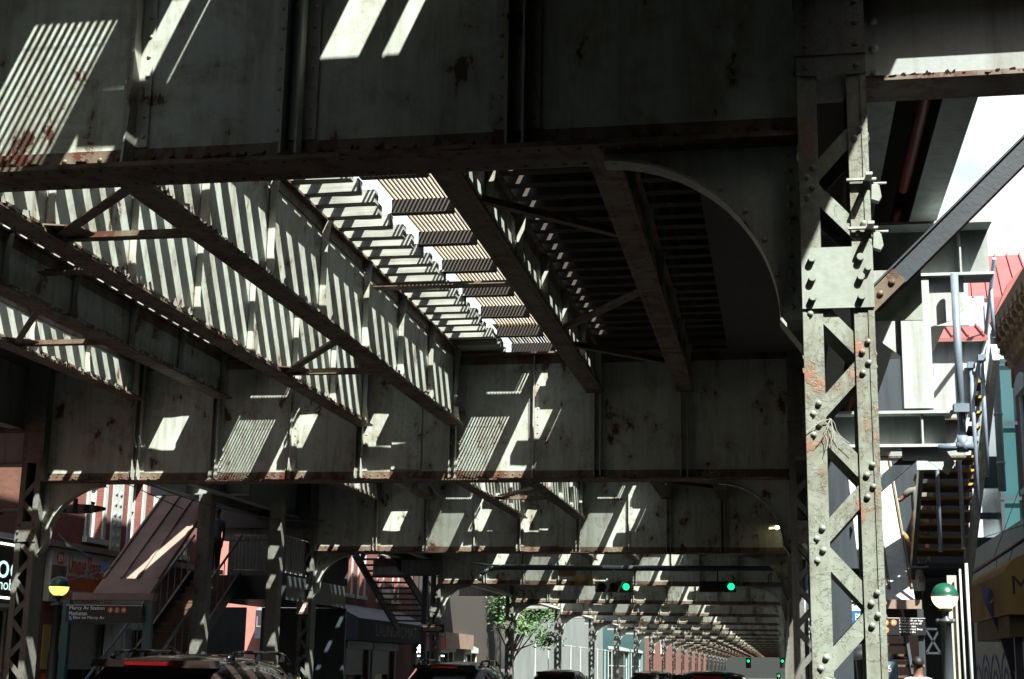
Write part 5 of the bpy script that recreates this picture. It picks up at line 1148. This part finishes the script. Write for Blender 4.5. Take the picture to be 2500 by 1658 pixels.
def person(label, loc, heading, skin, shirt, pants, arms, legs=None, shorts=False, lean=0, hs=1.0, sleeve=.55):
    """local frame: faces +Y. arms: {side: (elbow, wrist)} relative to the shoulder"""
    t = thing('person', label, 'person', loc, heading, 'people on the street and stairs')
    V = []; Ed = []
    def add(p, r, par=None):
        V.append((p[0], p[1], p[2], r))
        if par is not None: Ed.append((par, len(V)-1))
        return len(V)-1
    L = lambda z: lean*(z-.95)                            # forward lean of the trunk
    pel = add((0, 0, .95), (.155, .11)); wa = add((0, L(1.1), 1.1), (.14, .10), pel); ch = add((0, L(1.32), 1.32), (.165, .115), wa)
    sh = add((0, L(1.44), 1.44), (.10, .08), ch); nk = add((0, L(1.53)+.01, 1.53), .055, sh); hd = add((0, L(1.6)+.02, 1.6), (.072, .085), nk); h2 = add((0, L(1.68)+.02, 1.68), (.078, .095), hd); add((0, L(1.75)+.01, 1.75), (.045, .06), h2)
    add((0, L(1.62)+.125, 1.615), .014, hd)
    SH = {}
    for s in (-1, 1):
        p0 = Vector((s*.19, L(1.43), 1.43)); e, w = [Vector(q) for q in arms[s]]
        a = add(p0, .06, sh); el = add(p0+e, .042, a); wr = add(p0+w, .028, el); d = (w-e).normalized(); SH[s] = (p0, p0+e, p0+w)
        pm = p0+w+d*.05; pa = add(pm, (.034, .018), wr); side = Vector((1, 0, 0)) if abs(d.x) < .7 else Vector((0, 1, 0))
        for k, ln in enumerate((.062, .07, .066, .05)):
            o = side*(-.027+.018*k); f1 = add(pm+o+d*.045, .0095, pa); f2 = add(pm+o*1.05+d*(.045+ln*.6)+Vector((0, .012, 0)), .0085, f1); add(pm+o*1.05+d*(.045+ln)+Vector((0, .03, 0)), .007, f2)
        t1 = add(pm+Vector((0, .035, 0))+d*.01, .011, pa); add(pm+Vector((0, .055, 0))+d*.045, .009, t1)
    LG = {}
    for s in (-1, 1):
        kn, an = (legs or {-1: ((-.11, .02, .5), (-.11, -.02, .09)), 1: ((.11, .04, .5), (.11, .0, .09))})[s]
        hp = add((s*.1, 0, .88), .09, pel); k = add(kn, .056, hp); cf = add(Vector(kn).lerp(Vector(an), .3)+Vector((0, -.015, 0)), .054, k); a = add(an, .036, cf); add((an[0], an[1]+.14, an[2]-.05), (.04, .026), a); LG[s] = ((s*.1, 0, .88), kn, an)
    skinmesh(V, Ed, 'body', M[skin], t, pel)
    def shell(pts, name, mat):
        VV = []; EE = []
        for chain in pts:
            base = None
            for q in chain:
                if isinstance(q, int): base = q; continue
                VV.append(q)
                if base is not None: EE.append((base, len(VV)-1))
                base = len(VV)-1
        skinmesh(VV, EE, name, M[mat], t)
    a = [[(0, 0, .93, (.172, .125)), (0, L(1.1), 1.1, (.162, .118)), (0, L(1.32), 1.32, (.185, .132)), (0, L(1.45), 1.445, (.115, .09)), (0, L(1.5), 1.495, .062)]]
    for s in (-1, 1):
        p0, e, w = SH[s]; m_ = p0.lerp(e, sleeve); a.append([3, (*p0, .077), (*m_, .066)])
    shell(a, 'shirt', shirt)
    a = [[(0, 0, .98, (.165, .12)), (0, 0, .9, (.16, .12))]]
    for s in (-1, 1):
        hp, kn, an = LG[s]; hp = Vector(hp); kn = Vector(kn); an = Vector(an)
        c = [1, (*hp, .105), (*hp.lerp(kn, .9), .082)]
        if not shorts: c += [(*kn.lerp(an, .4), .07), (*kn.lerp(an, .93), .056)]
        a.append(c)
    shell(a, 'trousers', pants)
    b = MB(); y = L(1.68)
    prof = [(.084*math.cos(R(q)), .07+.085*math.sin(R(q))) for q in range(-20, 91, 11)]
    b.lathe(prof, (0, y+.005, 1.63+.0), 18); o = b.build('hair', M['hair'], t)
    for v in o.data.vertices: v.co.y = (v.co.y-y)*1.17+y-.012; v.co.z += .012
    for s in (-1, 1):
        b = MB(); b.lathe([(.001, -.03), (.014, -.018), (.016, 0), (.012, .02), (.001, .03)], (s*.083, L(1.65)+.015, 1.655), 8); b.build('ear', M[skin], t)
        b = MB(); b.dome((s*.03, L(1.665)+.105, 1.665), (0, 1, 0), .011, .006); b.build('eye', M['letter'], t)
        b = MB(); an = LG[s][2]; b.lathe([(.001, .0), (.05, .0), (.052, .03), (.04, .06), (.02, .075)], (0, 0, 0), 10); o = b.build('shoe', M['black'], t)
        for v in o.data.vertices: v.co.x += an[0]; v.co.y = v.co.y*2.5+an[1]+.05; v.co.z += an[2]-.09
    b = MB(); b.bar((-.022, L(1.585)+.112, 1.585), (.022, L(1.585)+.112, 1.585), .008, .008); b.build('mouth', M['skin2'], t)
    return t
def people():
    dn = {-1: ((-.06, .0, -.29), (-.07, .06, -.54)), 1: ((.06, .0, -.29), (.07, .06, -.54))}
    person('person in a pale blue white T shirt seen from behind at the lower right', (1.88, 22, .15), 0, 'skin2', 'shirtw', 'denim', dn)
    person('person in a grey shirt and khaki shorts standing on the right stair landing', (2.66, 29.3, 3.75), R(10), 'skin', 'shirtg', 'khaki', {-1: ((-.16, .1, -.18), (-.36, .2, -.12)), 1: ((.07, 0, -.28), (.1, .05, -.53))}, {-1: ((-.11, .1, .52), (-.1, .0, .09)), 1: ((.11, .02, .5), (.11, -.08, .09))}, True)
    person('person in a mustard shirt climbing the right stair with a white bag', (2.12, 29.2, 2.92), R(-8), 'skin', 'shirty', 'denim', {-1: ((-.06, .05, -.28), (-.05, .2, -.45)), 1: ((.16, .06, -.25), (.25, .1, -.5))}, {-1: ((-.11, .2, .6), (-.11, .12, .28)), 1: ((.11, .02, .5), (.11, -.06, .09))}, False, .25)
    person('person in a faded blue shirt on the left stair landing, back to the street', (-14.85, 37.0, 3.92), R(60), 'skin2', 'shirtb', 'denim', dn)
    t = thing('shopping_bag', 'white plastic shopping bag with red print carried on the right stair', 'bag', (2.55, 29.3, 3.6))
    c = Vector((2.575, 29.28, 3.76)); b = MB(); rows = []
    for z, w, d in ((-.5, .11, .05), (-.42, .135, .075), (-.25, .13, .07), (-.12, .1, .05), (-.06, .07, .03)):
        rows.append([(c.x+w*math.cos(2*math.pi*k/12), c.y+d*math.sin(2*math.pi*k/12), c.z+z) for k in range(12)])
    vs = [p for r in rows for p in r]; b.add(vs, [(i*12+j, i*12+(j+1) % 12, (i+1)*12+(j+1) % 12, (i+1)*12+j) for i in range(4) for j in range(12)], 0, True); b.add(rows[0], [tuple(range(12))])
    part(b, 'sack', M['bag'], t); b = MB(); b.tube([c+Vector((-.05, 0, -.07)), c+Vector((-.01, 0, .04)), c+Vector((.05, 0, -.07))], .008, 6); part(b, 'handles', M['bag'], t)
    wtext('lettering', '50', (.11, .1), c+Vector((.0, -.085, -.33)), FRONT, M['red'], t)
# ---------------- trees
def tree(label, x, y, h, n, seed):
    t = thing('street_tree', label, 'tree', (x, y, .15)); rg = random.Random(seed); b = MB()
    b.cyl((x, y, .15), (x+.1, y, h*.35), .16, 10, .11); cl = []
    for k in range(17):
        a = rg.uniform(0, 6.3); q = Vector((x+.1+math.cos(a)*rg.uniform(.4, 2.3), y+math.sin(a)*rg.uniform(.5, 2.2), h*rg.uniform(.42, 1.0))); b.cyl((x+.1, y, h*rg.uniform(.25, .38)), q, .06, 6, .015); cl.append(q)
    part(b, 'trunk', M['bark'], t); b = MB()
    for k in range(n):
        c = rg.choice(cl); p = c + Vector((rg.gauss(0, .38), rg.gauss(0, .38), rg.gauss(0, .3))); s = rg.uniform(.07, .16); u = Vector((rg.uniform(-1, 1), rg.uniform(-1, 1), rg.uniform(-.6, .6))).normalized(); w = u.orthogonal().normalized()
        b.add([p-u*s, p+w*s*.55, p+u*s, p-w*s*.55], [(0, 1, 2, 3)])
    part(b, 'crown', M['leaf'], t)
left_side(); right_side(); stair_right(); stair_left(); signs(); cars(); people()
tree('bright green street tree in sun beyond the far left columns', -16.2, 88, 7.2, 4200, 2)
